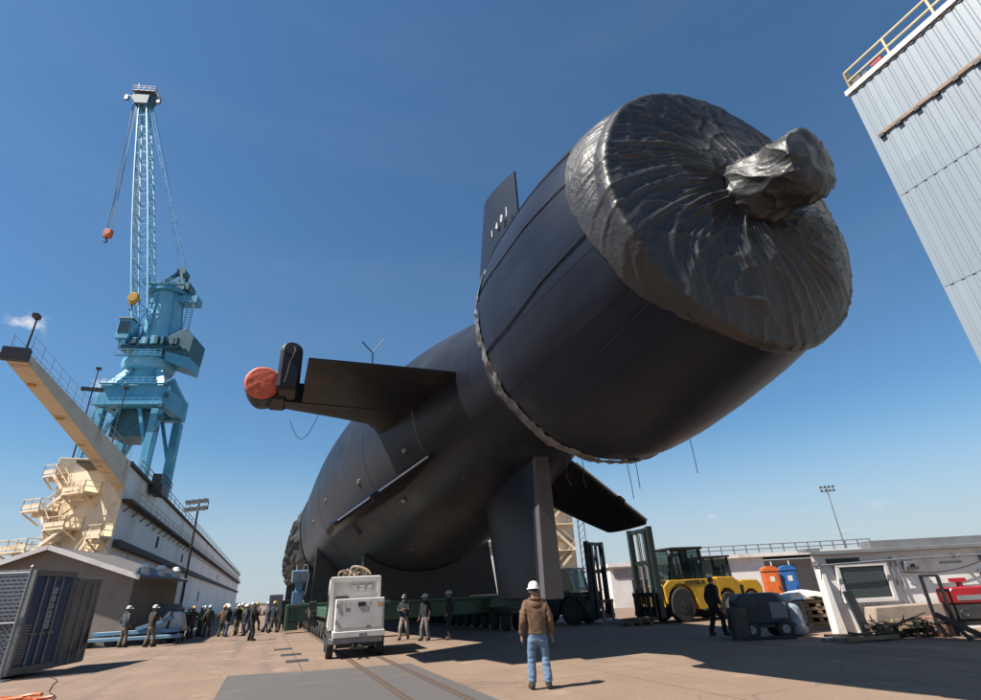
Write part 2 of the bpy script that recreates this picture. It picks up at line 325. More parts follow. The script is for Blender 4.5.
# ------------------------------------------------------------------ the setting: ground, rails, water, far shore
def in_yard(o): o.location = S0; o.rotation_euler = (0, 0, RZ); return o
g = MB()
g.add([(-900, -300, 0), (900, -300, 0), (900, 50, 0), (-19, 50, 0), (-32, 50, 0), (-900, 50, 0), (900, 900, 0), (-19, 900, 0), (-19, 50, -2.6), (-32, 50, -2.6), (-32, 900, 0), (-900, 900, 0), (-19, 900, -2.6), (-32, 900, -2.6)],
      [(0, 1, 2, 3, 4, 5), (3, 2, 6, 7), (3, 7, 12, 8), (4, 3, 8, 9), (5, 4, 10, 11), (4, 9, 13, 10)])
tag(in_yard(g.build('ground', M['ground'])), kind='structure')
g = MB(); g.add([(-32, 50, -2), (-19, 50, -2), (-19, 900, -2), (-32, 900, -2)], [(0, 1, 2, 3)])
tag(in_yard(g.build('water', M['water'])), kind='structure')
g = MB(); g.add([(-7000, 900.5, -1.2), (7000, 900.5, -1.2), (7000, 9000, -1.2), (-7000, 9000, -1.2)], [(0, 1, 2, 3)])
tag(in_yard(g.build('bay_water', M['water'])), kind='structure')
g = MB()
def shore(u, v):
    x = -2600 + 5200 * u; h = (5 + 5 * abs(ns(x * .004, 0, 0)) + 4 * abs(ns(x * .03, 3, 0)))
    return (x, 1000 + 60 * v, -2 + h * sin(pi * min(1, v + .02)) ** .6)
g.grid(shore, 300, 6)
M['shore'] = mat('far_trees', (.035, .045, .03), (.05, .055, .035), .05, .9)
tag(in_yard(g.build('hills', M['shore'])), kind='structure')
g = MB()
g.add([(-7.95, -14, .004), (-3.15, -14, .004), (-3.15, 11.35, .004), (-5.6, 11.7, .004), (-7.9, 12.5, .004)], [(0, 1, 2, 3, 4)])
tag(in_yard(g.build('grey_pavement', M['asphalt'])), kind='structure')
for k, (x, y) in enumerate(((-6.1, 17.6), (-6.3, 20.6), (-6.0, 15.0))):
    g = MB(); g.add([(x - .35, y - .45, .005), (x + .35, y - .45, .005), (x + .35, y + .45, .005), (x - .35, y + .45, .005)], [(0, 1, 2, 3)]); tag(in_yard(g.build('ground_plate', M['steel_dark'])), kind='structure')
M['rail'] = mat('rail_steel', (.12, .08, .058), (.085, .06, .045), 3, .7, metal=.2, stretch=(4, .4, 1))
for nm, xs in (('rails', (-4.5, -3.55)),):
    g = MB()
    for x in xs:
        g.b2(x - .11, x - .045, -14, 112, -.1, .009); g.b2(x - .01, x + .07, -14, 112, -.1, .012)
    tag(in_yard(g.build(nm, M['rail'])), kind='structure')

# ------------------------------------------------------------------ submarine
HA = 7.8
sub = empty('submarine', S0, RZ, 'huge black submarine seen from its wrapped stern, propped high on a green transporter', 'submarine')
def P3(y, a, r): return Vector((r * cos(a), y, HA + r * sin(a)))
def add_uv(o):
    me = o.data; uv = me.uv_layers.new(name='UVMap')
    for p in me.polygons:
        cx = p.center; ac = math.atan2(cx.z - HA, cx.x) + .6
        for li in p.loop_indices:
            v = me.vertices[me.loops[li].vertex_index].co
            a = math.atan2(v.z - HA, v.x) + .6
            if a - ac > pi: a -= 2 * pi
            if a - ac < -pi: a += 2 * pi
            uv.data[li].uv = (a * 5.0, v.y)
HPROF = [(4.6, 1.7), (5.6, 1.95), (7, 2.22), (8.4, 2.52), (10, 2.95), (12, 3.45), (14, 3.86), (16.5, 4.22), (19, 4.52), (22, 4.81), (25.5, 5.03), (29, 5.16), (33, 5.19), (50, 5.19), (75, 5.19), (96, 5.19), (103, 4.9), (108, 4.2), (111, 3.3), (113, 2.0), (113.8, .6), (113.9, 0)]
def hull_r(y):
    for (y0, r0_), (y1, r1_) in zip(HPROF, HPROF[1:]):
        if y0 <= y <= y1: return r0_ + (r1_ - r0_) * (y - y0) / (y1 - y0)
    return 0
ys = []
for (y0, _), (y1, _) in zip(HPROF, HPROF[1:]):
    k = max(2, int((y1 - y0) / 1.0)) if y1 < 40 else 3
    ys += [y0 + (y1 - y0) * i / k for i in range(k)]
ys.append(113.9)
def smooth_r(y):
    return sum(hull_r(min(113.9, max(4.6, y + d))) * w for d, w in ((-1.6, .15), (-.8, .2), (0, .3), (.8, .2), (1.6, .15))) if y < 100 else hull_r(y)
g = MB()
g.grid(lambda u, v: P3(ys[int(round(v * (len(ys) - 1)))], 2 * pi * u, smooth_r(ys[int(round(v * (len(ys) - 1)))])), 128, len(ys) - 1, True)
hull = g.build('hull', M['hull'], sub); add_uv(hull)
# casing weld rings
g = MB()
for y in (16.2, 27.0, 40.0):
    g = MB(); g.tube([P3(y, 2 * pi * k / 96, smooth_r(y) - .004) for k in range(97)], .014, 6); g.build('weld_seam', M['hull'], hull)
for y, a in ((12.4, -2.72), (17.5, -2.78), (24.5, -2.9), (31, -2.86), (14.5, -2.35)):
    g = MB(); p = P3(y, a, smooth_r(y)); g.box((0, 0, 0), (.12, .34, .16), (0, -a, 0)); 
    o = g.build('anode', M['galv'], hull, .02); o.location = p
M['chalk'] = mat('chalk', (.42, .42, .42), (.3, .3, .3), 9, .9)
random.seed(11)
for k in range(14):
    y = random.uniform(9, 34); a = random.uniform(-2.9, -1.9); L0 = random.uniform(.08, .35); an = random.choice((0, 0, 1)); g = MB(); r = smooth_r(y) + .004
    g.tube([P3(y + (t * L0 if an else 0), a + (0 if an else t * L0 / 5), r) for t in (0, .5, 1)], .008, 4); g.build('chalk_mark', M['chalk'], hull)
# hatch recess frame low on the hull
g = MB(); y, a = 21.0, -2.45
for dy in (-.28, .0, .28): g.box((0, dy, 0), (.08, .07, .8))
g.box((0, 0, 0), (.06, .56, .08))
o = g.build('grating', M['black'], hull); o.location = P3(y, a, smooth_r(y)); o.rotation_euler = (0, -a, 0)

# wrapped bow: tarp draped in folds
def bow_tarp(u, v):
    a = 2 * pi * u; y0 = 46 + 1.2 * sin(a * 3 + 1) + .8 * ns(cos(a) * 3, sin(a) * 3, 5)
    y = y0 + (113.95 - y0) * v
    rr = hull_r(y) if y < 113.9 else .02
    fold = ridge(cos(a) * 9, sin(a) * 9, y * .06) ** 2 * .32 + ridge(cos(a) * 3.5, sin(a) * 3.5, y * .1 + 4) * .28
    rr = rr + .06 + fold * min(1, v * 30) * (.35 if sin(a) > .3 else 1)
    p = P3(y, a, rr)
    return p
g = MB(); g.grid(bow_tarp, 260, 70, True)
g.build('bow_tarp', M['tarp2'], sub)

# shroud round the propulsor
SP = [(-.18, 2.60), (.02, 2.69), (.35, 2.79), (1, 2.94), (2.2, 3.14), (3.4, 3.29), (4.3, 3.37), (4.9, 3.36), (5.2, 3.28), (5.35, 3.05)]
def bulge(y, a): return .36 * max(0, cos(a - 2.05)) ** 2 * sin(pi * min(1, max(0, (y + .2) / 5.6))) ** .8
def sag(y): return Vector((.30, 0, -.02)) * min(1, max(0, (y + .1) / 3.6)) ** 1.0
def shr(y):
    for (y0, r0_), (y1, r1_) in zip(SP, SP[1:]):
        if y0 <= y <= y1: return r0_ + (r1_ - r0_) * (y - y0) / (y1 - y0)
    return SP[-1][1] if y > 1 else SP[0][1]
g = MB()
def sp(u, v):
    t = v * (len(SP) - 1); i = min(int(t), len(SP) - 2); f_ = t - i
    y = SP[i][0] * (1 - f_) + SP[i + 1][0] * f_; r = SP[i][1] * (1 - f_) + SP[i + 1][1] * f_
    a = 2 * pi * u
    return P3(y, a, r + bulge(y, a) + .012 * ns(cos(a) * 4, sin(a) * 4, y * .5) + (.0 if v > .98 else .008 * ns(cos(a) * 13, sin(a) * 13, y))) + sag(y)
g.grid(sp, 160, 40, True)
shroud = g.build('propulsor_shroud', M['shroud'], sub, sharp=60); add_uv(shroud)
# tarp closing the gap between shroud and tail cone
def inlet(u, v):
    a = 2 * pi * u; y = 5.25 + 1.7 * v; r = 3.12 + (smooth_r(6.95) + .02 - 3.12) * v ** .7
    r += .12 * (ridge(cos(a) * 5, sin(a) * 5, v * 2) - .5) * sin(pi * v)
    return P3(y, a, r) + sag(5.3) * (1 - v)
g = MB(); g.grid(inlet, 160, 14, True); g.build('inlet_cover', M['hull'], shroud)
# crumpled strip over the front edge
def skirt(u, v):
    a = 2 * pi * u
    low = max(0, -sin(a)) 
    y = 4.92 - .10 * ns(cos(a) * 5, sin(a) * 5, 1) + v * (.46 + .12 * low)
    r = 3.37 + .04 * sin(pi * v) + .05 * (ridge(cos(a) * 11, sin(a) * 11, v * 1.5) - .5) + .03 * ns(cos(a) * 30, sin(a) * 30, v * 3) - .13 * v ** 2
    return P3(y, a, r + bulge(min(y, 5.1), a)) + sag(5)
g = MB(); g.grid(skirt, 420, 10, True); g.build('edge_strip', M['skirt'], shroud)
# lashing lines along the shroud
for a0, a1, n_ in ((2.25, 2.30, 1), (2.58, 2.66, 2), (2.92, 2.96, 3), (3.35, 3.42, 4), (-2.35, -2.3, 5)):
    g = MB(); pts = []
    for k in range(22):
        t = k / 21; y = .2 + 4.9 * t; a = a0 + (a1 - a0) * t + .012 * ns(t * 4, n_, 0)
        pts.append(P3(y, a, shr(y) + bulge(y, a) + .016) + sag(y))
    g.tube(pts, .013, 5); g.build('lashing_line', M['black'], shroud)

# rear tarp: gathered folds from the hub out over the rim
def rear_tarp(u, v):
    a = 2 * pi * u; ca, sa = cos(a), sin(a)
    port = max(0, cos(a - 2.75)); top = max(0, sin(a)); low = max(0, -sin(a))
    # gathered folds run from the hub outwards; they carry on over the rim
    def folds(t):
        sw = a + .55 * (1 - t) + .18 * ns(ca * 1.2, sa * 1.2, t)
        cs, ss = cos(sw), sin(sw)
        d = .055 * ridge(cs * 1.9, ss * 1.9, t * .4) ** 2 + .045 * ridge(cs * 4.6, ss * 4.6, t * .9 + 7) ** 3 * (.5 + 1.0 * abs(ns(ca * 2, sa * 2, 6))) + .026 * ridge(cs * 10, ss * 10, t * .55 + 3) ** 4 + .014 * ridge(cs * 21, ss * 21, t * .7 + 1) ** 3
        return d
    def crumple(r): return .035 * ns(r * ca * .8, r * sa * .8, 4) + .040 * ridge(r * ca * .8 + 4, r * sa * .8, 5) ** 5 + .024 * ridge(r * ca * 1.9 + 1, r * sa * 1.9, 2) ** 5
    if v < .70:
        t = v / .70
        r = .50 + (2.66 - .50) * t
        d = folds(t) + crumple(r)
        amp = .45 + .75 * sin(pi * min(1, t * .85 + .1))
        belly = .26 * sin(pi * t) * max(0, cos(a + .75)) ** 1.2
        dent = .10 * sin(pi * t) * max(0, cos(a - 2.4))
        y = -.62 + .34 * t ** 1.1 + .06 - d * amp - belly + dent
        return P3(y, a, r) + Vector((0, 0, -.10 * belly))
    t = (v - .70) / .30
    L_ = .16 + .76 * port ** 1.5 + .16 * top * (1 - port) + .10 * ns(ca * 2.2, sa * 2.2, 2)
    d = folds(1.0 + .25 * t)
    q = min(1, t / .22)                      # rounded lip
    y0 = -.22 - (folds(1.0) + crumple(2.66)) * (.45 + .75 * sin(pi * .95))
    y = y0 + .13 * (1 - cos(q * pi / 2)) + max(0, L_) * max(0, (t - .12) / .88)
    r = 2.66 + .085 * sin(q * pi / 2) + d * (.5 + .5 * port) * min(1, t * 3) * (1 - t * .85) + max(0, shr(max(-.28, y)) - 2.70) * q + .012 * (1 - t)
    r += .04 * low * max(0, cos(a + .9)) * sin(pi * t)
    return P3(y, a, r + bulge(y, a) * min(1, t * 2)) + sag(y)
g = MB(); g.grid(rear_tarp, 640, 140, True)
rear = g.build('rear_tarp', M['tarp'], sub, sharp=180)
# shaft bag
B0 = Vector((.02, -.45, HA + .02)); B1 = Vector((.14, -1.62, HA - .16)); ax = (B1 - B0).normalized()
bu = ax.cross(Vector((0, 0, 1))).normalized(); bv = bu.cross(ax)
def bag(u, v):
    a = 2 * pi * u; ca, sa = cos(a), sin(a)
    if v < .78:
        t = v / .78; c = B0.lerp(B1, t); r = .61 - .04 * t + .03 * sin(t * 9)
    else:
        t = (v - .78) / .22; c = B1 + ax * .10 * sin(t * pi / 2); r = .57 * (1 - t) ** .45 + .005
        t = 1
    q = (c - B0).dot(ax)
    f1 = ridge(ca * 1.3 + q, sa * 1.3, q * 1.3 + 3) - .5; f2 = ridge(ca * 2.6 + 3, sa * 2.6 + q * 2, q * 1.8) - .5; f3 = ridge(ca * 6, sa * 6 + q * 3, q * 3) - .5
    k = min(1, r / .3)
    r += k * (.045 * f1 + .022 * f2 + .018 * ((f2 + .5) ** 4) + .008 * ((f3 + .5) ** 4))
    p = c + (bu * ca + bv * sa) * r
    if v >= .78: p += ax * .04 * ns(p.x * 4, p.y * 4, p.z * 4)
    return p
g = MB(); g.grid(bag, 240, 110, True)
g.build('shaft_bag', M['tarp'], sub, sharp=180)
g = MB(); 
for q in (.10,):
    c = B0.lerp(B1, q); g.tube([c + (bu * cos(k * pi / 24) + bv * sin(k * pi / 24)) * .63 for k in range(49)], .016, 5)
g.build('tie_rope', M['fin'], sub)

# fins
def foil(t, T, blunt): return T * 5 * (.2969 * math.sqrt(max(t, 0)) - .126 * t - .3516 * t * t + .2843 * t ** 3 - .1015 * t ** 4) + blunt * t / 2
def fin(mb, secs, e, n, front=None, back=None, blunt=.05, org=(0, 0, HA), k=12):
    """secs: (span, leading y, trailing y, thickness); e span direction, n normal"""
    e = Vector(e); n = Vector(n); org = Vector(org); rings = []
    for s_, le, te, T in secs:
        ya = le if front is None else min(le, front); yb = te if back is None else back
        up = []; lo = []
        for i in range(k + 1):
            q = i / k; q = q * q if front is None else q
            y = ya + (yb - ya) * q; t = (le - y) / (le - te); h = foil(t, T, blunt)
            base = org + e * s_ + Vector((0, y, 0))
            up.append(base + n * h); lo.append(base - n * h)
        rings.append(up + lo[::-1])
    m_ = len(rings[0]); vs = [p for r_ in rings for p in r_]
    fs = []
    for j in range(len(rings) - 1):
        for i in range(m_): fs.append((j * m_ + i, j * m_ + (i + 1) % m_, (j + 1) * m_ + (i + 1) % m_, (j + 1) * m_ + i))
    mb.add(vs, fs, True)
    for j in (0, len(rings) - 1):
        for i in range(k): mb.add([rings[j][i], rings[j][i + 1], rings[j][m_ - 2 - i], rings[j][m_ - 1 - i]], [(0, 1, 2, 3)])
def stern_plane(sx):
    e = (sx, 0, 0); n = (0, 0, 1)
    secs = [(1.2, 16.2, 8.45, .95), (3.0, 15.8, 8.45, .92), (3.7, 15.2, 8.45, .88), (4.05, 14.3, 8.45, .84), (4.45, 13.65, 8.45, .80), (5.6, 13.22, 8.47, .72), (6.9, 12.8, 8.5, .66)] + ([(7.6, 12.55, 8.5, .62)] if sx < 0 else [])
    g = MB(); fin(g, secs, e, n, back=11.32)
    st = g.build('stern_plane', M['fin'], sub, sharp=30)
    g = MB(); es = [(s_, le, te, T) for s_, le, te, T in secs[1:]][:]
    es = [(2.35, 15.9, 8.45, .92)] + [q for q in secs if 3 < q[0] < 6.9] + [(6.80, 12.83, 8.5, .66)]
    fin(g, es, e, n, front=11.24)
    g.build('elevator', M['fin'], st, sharp=30)
    g = MB(); g.box((sx * 6.05, 11.28, HA - .27), (.42, .5, .12)); g.build('hinge_cover', M['fin'], st, .02)
    if sx > 0: return st
    # rounded upright at the tip
    g = MB(); prof = [(-.33, -.28), (.33, -.28), (.33, .98)] + [(.33 * cos(k * pi / 10), .98 + .33 * sin(k * pi / 10)) for k in range(1, 10)] + [(-.33, .98)]
    MM = Matrix.Translation((sx * 7.27, 12.0, HA)) @ Matrix.Rotation(pi / 2, 4, 'X')
    g.prism(prof, 0, 1.75, MM)
    up = g.build('tip_fin', M['fin'], st, .10)
    g = MB(); g.cyl((sx * 7.27 - .03, 10.22, HA + 1.04), (sx * 7.27 - .03, 10.4, HA + 1.04), .2, n=16); g.build('socket', M['black'], up)
    g = MB(); g.tube([(sx * 7.27 + .05, 10.2, HA + 1.1), (sx * 7.27 + .10, 10.15, HA + .95), (sx * 7.3 + .02, 10.2, HA + .6), (sx * 7.33, 10.2, HA + .2), (sx * 7.38, 10.2, HA - .1)], .014, 5); g.build('cord', M['wood'], up)
    # pod
    g = MB(); MM = Matrix.Translation((sx * 8.0, 0, HA + .04)) @ Matrix.Rotation(-pi / 2, 4, 'X')
    g.lathe([(0, 10.74), (.45, 10.74), (.49, 10.82), (.51, 11.1), (.49, 11.6), (.42, 12.1), (.26, 12.5), (.1, 12.65), (0, 12.67)], 28, MM)
    pod = g.build('towed_array_pod', M['fin'], st)
    g = MB(); g.b2(min(sx * 7.2, sx * 7.9), max(sx * 7.2, sx * 7.9), 10.9, 12.3, HA - .36, HA + .25); g.build('fairing', M['fin'], pod, .15)
    g = MB(); MM2 = Matrix.Translation((sx * 8.0, 10.70, HA + .04)) @ Matrix.Rotation(-pi / 2, 4, 'X')
    def cover(u, v):
        a = 2 * pi * u; r = .45 * v
        return MM2 @ Vector((r * cos(a), r * sin(a), -.02 * (1 - v * v) + .015 * ns(r * cos(a) * 6, r * sin(a) * 6, 1)))
    g.grid(cover, 40, 8, True)
    def rim(u, v):
        a = 2 * pi * u; return MM2 @ Vector(((.45 + .06 * min(1, v * 3)) * cos(a), (.45 + .06 * min(1, v * 3)) * sin(a), v * (.07 + .05 * ridge(cos(a) * 4, sin(a) * 4, 0))))
    g.grid(rim, 48, 4, True)
    g.build('red_cover', M['redcover'], pod, sharp=180)
    g = MB(); g.box((sx * 7.75, 11.0, HA + .42), (.46, .26, .06), (0, sx * .35, .2)); g.box((sx * 7.62, 10.82, HA + .30), (.16, .12, .2), (.3, .4, .2)); g.build('tape', M['white'], pod, .02)
    g = MB(); g.tube([(sx * 8.0 + .46 * cos(k * pi / 12), 10.78 + .03 * sin(k * 2.2), HA + .04 + .46 * sin(k * pi / 12)) for k in range(-4, 13)], .022, 5); g.build('tie_rope', M['black'], pod)
    return st
stern_plane(-1); stern_plane(1)
g = MB(); g.tube([(-4.9, 9.5, HA + .2), (-4.95, 9.3, HA + .75), (-5.3, 9.2, HA + 1.05)], .02, 5); g.tube([(-4.95, 9.3, HA + .75), (-4.6, 9.3, HA + 1.3)], .015, 5); g.build('lead_wire', M['black'], sub)
g = MB(); g.tube([(-7.1 + .9 * t, 12.5, HA - .55 - .75 * sin(pi * t) + .25 * t) for t in [k / 14 for k in range(15)]], .010, 5); g.build('lead_wire', M['black'], sub)

def low_fin(sx):
    a = R(-36.4); e = Vector((sx * cos(a), 0, sin(a))); n = Vector((sx * -sin(a), 0, cos(a)))
    g = MB(); fin(g, [(2.6, 16.4, 11.0, .62), (4.2, 15.5, 11.0, .56), (5.2, 14.8, 11.0, .50), (6.1, 14.2, 11.0, .42), (6.78, 13.7, 11.02, .34), (6.86, 13.5, 11.1, .2)], e, n, blunt=.10)
    o = g.build('lower_fin', M['fin'], sub, sharp=30)
    g = MB(); g.bar(Vector((0, 10.95, HA)) + e * 3.4 + n * .05, Vector((0, 10.95, HA)) + e * 6.75 + n * .05, .06, .05); g.build('edge_strip', M['offwhite'], o)  # added pale bar: its off-white stands in for sunlight along the trailing edge
    g = MB(); c = Vector((0, 10.98, HA)) + e * 5.5; g.box(c, (.3, .34, .16), (0, -sx * a, 0)); g.build('lug', M['fin'], o, .03)
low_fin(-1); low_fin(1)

# rudders
g = MB(); fin(g, [(1.8, 13.6, 8.3, .85), (5.0, 12.6, 8.33, .7), (7.6, 11.95, 8.35, .58), (8.75, 11.5, 8.36, .46)], (0, 0, 1), (1, 0, 0), blunt=.06)
# slope the tip: raise its leading corner
for p in g.v:
    if p.z > HA + 8.7: p.z += .22 * (p.y - 8.36)
ur = g.build('upper_rudder', M['rudder'], sub, sharp=30)
for k, ch in enumerate('140J'):
    g = MB()
    MM = Matrix.Translation((-.33, 10.2 - .5 * k, HA + 7.0)) @ Matrix.Rotation(-pi / 2, 4, 'Z') @ Matrix.Rotation(pi / 2, 4, 'X')
    text_mb(g, ch, .42, MM, .012)
    g.build('draft_mark', M['white'], ur)
g = MB(); fin(g, [(2.0, 13.4, 8.5, .9), (3.2, 12.6, 8.5, .85), (4.6, 12.2, 8.5, .82), (6.28, 11.75, 8.5, .78), (6.34, 11.6, 8.5, .6)], (0, 0, -1), (1, 0, 0), blunt=.44)
lr = g.build('lower_rudder', M['rudder'], sub, sharp=30)
g = MB(); g.add([(-.20, 8.49, HA - 2.2), (.02, 8.2, HA - 2.2), (.2, 8.49, HA - 2.2), (-.29, 8.49, HA - 6.33), (-.27, 8.25, HA - 6.33), (.29, 8.25, HA - 6.33), (.29, 8.49, HA - 6.33), (-.2, 8.25, HA - 2.2), (.2, 8.25, HA - 2.2)],
      [(7, 8, 5, 4), (0, 7, 4, 3), (8, 2, 6, 5), (3, 4, 5, 6), (0, 2, 8, 7)])
g.build('rudder_flap', M['rudder_face'], lr)
# loose ends hanging from the shroud
for x, y, l in ((-.9, 5.3, .7), (-.45, 5.3, .6), (.75, 5.2, .8), (.92, 5.1, .6), (2.3, 4.6, .9)):
    z = HA - .14 - math.sqrt(max(.1, 3.33 ** 2 - (x - .3) ** 2)); g = MB()
    g.tube([(x, y, z + .1), (x + .02, y, z - l * .3), (x - .04 + .1 * random.random(), y, z - l * .65), (x + .08 * random.random(), y, z - l)], .009, 5); g.build('loose_line', M['black'], shroud)
g = MB(); g.tube([P3(.6 + 4.2 * t, -.62, shr(.6 + 4.2 * t) + .03 + .25 * sin(pi * t)) + sag(.6 + 4.2 * t) for t in [k / 12 for k in range(13)]], .012, 5); g.build('loose_line', M['black'], shroud)

# ------------------------------------------------------------------ transporter under the hull
tr = empty('transporter', S0, RZ, 'long green transporter of cross beams, saddles and wheel rows carrying the submarine', 'transporter')
for sx in (-1, 1):
    g = MB(); g.b2(sx * 4.05 - .55, sx * 4.05 + .55, 20.2 if sx < 0 else 22, 108, 1.0, 1.42); g.build('side_beam', M['green'], tr, .03)
def bogie(x, y):
    g = MB(); g.b2(x - .22, x + .22, y - .5, y + .5, .72, .99); g.cyl((x, y, .6), (x, y, .99), .16, n=10); b_ = g.build('bogie', M['steel_dark'], tr)
    for dx in (-.30, .30):
        g = MB(); g.cyl((x + dx - .13, y, .40), (x + dx + .13, y, .40), .40, n=20); g.build('wheel', M['rubber'], b_, .03)
y = 20.8
while y < 100:
    bogie(-4.05, y); 
    if y < 60: bogie(4.05, y)
    y += 1.45 if y < 45 else 2.6
for i, y in enumerate((33.2, 46, 59, 72, 85, 98)):
    g = MB(); g.b2(-5.95, 6.2, y, y + 1.0, 1.43, 1.62); g.b2(-5.95, 6.2, y + .1, y + .9, .62, 1.425); g.b2(-6.0, -5.8, y - .05, y + 1.05, .15, 1.60); g.b2(-5.8, -5.2, y + .05, y + .95, .18, .61)
    cb = g.build('cross_beam', M['green'], tr, .02)
    g = MB()
    for k in range(5): g.b2(-5.6 + k * 2.4, -5.54 + k * 2.4, y - .06, y + .1, .64, 1.42)
    g.build('stiffener', M['green'], cb)
    # saddle: timber-faced steel cut to the hull
    g = MB(); n = 18; poly = []
    for k in range(n + 1):
        a = R(-148) + R(116) * k / n; poly.append((5.22 * cos(a), HA + 5.22 * sin(a)))
    poly = poly + [(poly[-1][0] + .1, 1.63), (poly[0][0] - .1, 1.63)]
    MM = Matrix.Translation((0, y + .9, 0)) @ Matrix.Rotation(pi / 2, 4, 'X')
    g.prism(poly, 0, .8, MM); g.build('saddle', M['black'], tr)
g = MB()
for y in (27, 28.5, 30, 31.5): g.b2(-4.75, -4.62, y, y + .1, .5, 1.7)
g.tube([(-4.68, 26.6, 1.7), (-4.68, 32.2, 1.7)], .03, 6); g.tube([(-4.68, 26.6, 1.25), (-4.68, 32.2, 1.25)], .025, 6)
for k in range(4): g.tube([(-4.8 - .03 * k, 26.8 + t * 5.2, 1.0 + .09 * k + .12 * sin(t * 9 + k)) for t in [i / 20 for i in range(21)]], .035, 6)
g.build('hose_rail', M['steel_dark'], tr)
g = MB(); g.b2(-3.1, 7.4, 23, 24.0, 1.43, 1.60); g.b2(-3.1, 7.4, 23.1, 23.9, .75, 1.425); g.build('cross_beam', M['green'], tr, .02)
g = MB(); poly = []
for k in range(17):
    a = R(-125) + R(86) * k / 16; poly.append((4.93 * cos(a), HA + 4.93 * sin(a)))
poly += [(4.3, 1.61), (-2.9, 1.61)]
g.prism(poly, 0, .8, Matrix.Translation((0, 23.9, 0)) @ Matrix.Rotation(pi / 2, 4, 'X')); g.build('saddle', M['black'], tr)
# pale blue hydraulic unit standing on the beam end
hu = empty('hydraulic_unit', yard(-5.35, 33.7, 1.622), RZ, 'pale blue hydraulic tower unit standing on the green beam end below the wrapped bow', 'pump unit')
g = MB(); g.b2(-.35, .35, -.3, .3, 0, .75); g.build('base_cabinet', M['lightblue'], hu, .03)
g = MB(); g.b2(-.22, .22, -.2, .2, .755, 1.25); g.build('column', M['lightblue'], hu, .03)
g = MB(); g.b2(-.5, .5, -.35, .35, 1.255, 2.0); g.build('tank', M['lightblue'], hu, .05)
g = MB(); g.b2(-.4, -.04, -.38, -.355, 1.4, 1.85); g.b2(.05, .4, -.38, -.355, 1.4, 1.85); g.cyl((-.2, 0, 2), (-.2, 0, 2.35), .07, n=8); g.tube([(.2, 0, 2), (.2, 0, 2.3), (.4, -.3, 2.35), (.55, -.4, 1.6), (.4, -.36, .5)], .035, 6); g.build('fittings', M['galv'], hu)

M['stain'] = mat('rust_streak', (.38, .3, .2), (.46, .38, .3), 1, .8)
# ------------------------------------------------------------------ white equipment cart in front of the transporter
def lp(m, *a): return m
ct = empty('equipment_cart', yard(-4.28, 14.2), RZ - R(4), 'tall white equipment cart on rubber wheels with hoses piled on its roof', 'equipment cart')
g = MB(); g.b2(-.98, .98, .15, 3.9, .42, .60); g.b2(-.9, -.8, -.1, .2, .44, .58); ch_ = g.build('chassis', M['galv'], ct, .02)
g = MB(); g.b2(-.80, 1.0, .0, 1.0, .80, 1.78); lb = g.build('front_cabinet', M['white'], ct, .025)
g = MB(); g.b2(-.86, 1.03, -.05, 1.05, .605, .795); g.build('bumper', M['white'], ct, .02)
g = MB(); g.b2(-.70, .92, -.012, -.002, .9, 1.68); g.build('panel', M['white'], lb)
g = MB(); g.b2(.0, .28, -.03, -.013, 1.53, 1.66); g.build('latch_plate', M['black'], lb)
g = MB(); g.b2(.08, .36, -.09, -.052, .62, .74); g.build('tow_plate', M['galv'], ct, .01)
g = MB(); g.b2(-1.0, .93, 1.06, 3.9, .80, 2.52); ub = g.build('tall_cabinet', M['white'], ct, .03)
g = MB(); g.b2(-1.03, -.88, 1.0, 1.058, .80, 2.50); g.b2(.80, .96, 1.0, 1.058, 1.79, 2.50); g.b2(-.88, .80, 1.0, 1.058, 2.34, 2.50); g.build('corner_frame', M['white'], ub, .01)
for k in range(3):
    g = MB(); g.b2(-.2 + k * .3, .02 + k * .3, .985, .999, 2.0, 2.22); vp_ = g.build('vent', M['grey'], ub)
    for q in range(5):
        g = MB(); g.b2(-.19 + k * .3, .01 + k * .3, .975, .984, 2.015 + q * .042, 2.035 + q * .042); g.build('slat', M['offwhite'], vp_)
for z in (1.0, 1.5):
    g = MB(); g.b2(-.79, -.72, -.035, -.013, z, z + .14); g.build('hinge', M['galv'], lb)
for x, z in ((-.45, 1.5), (.75, 1.62), (.35, .95)):
    g = MB(); g.b2(x, x + .16, -.016, -.0125, z - .1, z); g.build('label', M['yellow'] if x > .5 else M['grey'], lb)
random.seed(9)
for k in range(9):
    x = random.uniform(-.68, .88); h_ = random.uniform(.1, .38); g = MB(); g.add([(x, -.0135, 1.67), (x + .035, -.0135, 1.67), (x + .02, -.0135, 1.67 - h_)], [(0, 1, 2)]); g.build('rust_streak', M['stain'], lb)
g = MB(); g.b2(-.8, -.30, 1.02, 1.057, 1.80, 1.86); g.build('label_strip', M['black'], ub)
for y in (1.4, 2.3, 3.2):
    g = MB(); g.b2(-1.02, -1.003, y - .3, y + .36, 1.0, 2.3); d_ = g.build('side_door', M['white'], ub)
    g = MB(); g.box((-1.04, y + .28, 1.6), (.05, .05, .22)); g.build('handle', M['black'], d_)
for x in (-.92, .92):
    for y in (.55, 3.3):
        g = MB(); g.cyl((x - .13, y, .36), (x + .13, y, .36), .36, n=24); w_ = g.build('wheel', M['rubber'], ct, .03)
        g = MB(); g.cyl((x - .14, y, .36), (x + .14, y, .36), .17, n=16); g.build('rim', M['galv'], w_)
g = MB(); g.b2(-.7, .7, .4, .6, .28, .42); g.bar((-.2, -.5, .32), (0, .3, .4), .07); g.bar((.2, -.5, .32), (0, .3, .4), .07); g.bar((-.25, -.5, .32), (.25, -.5, .32), .06); g.build('tow_bar', M['black'], ct)
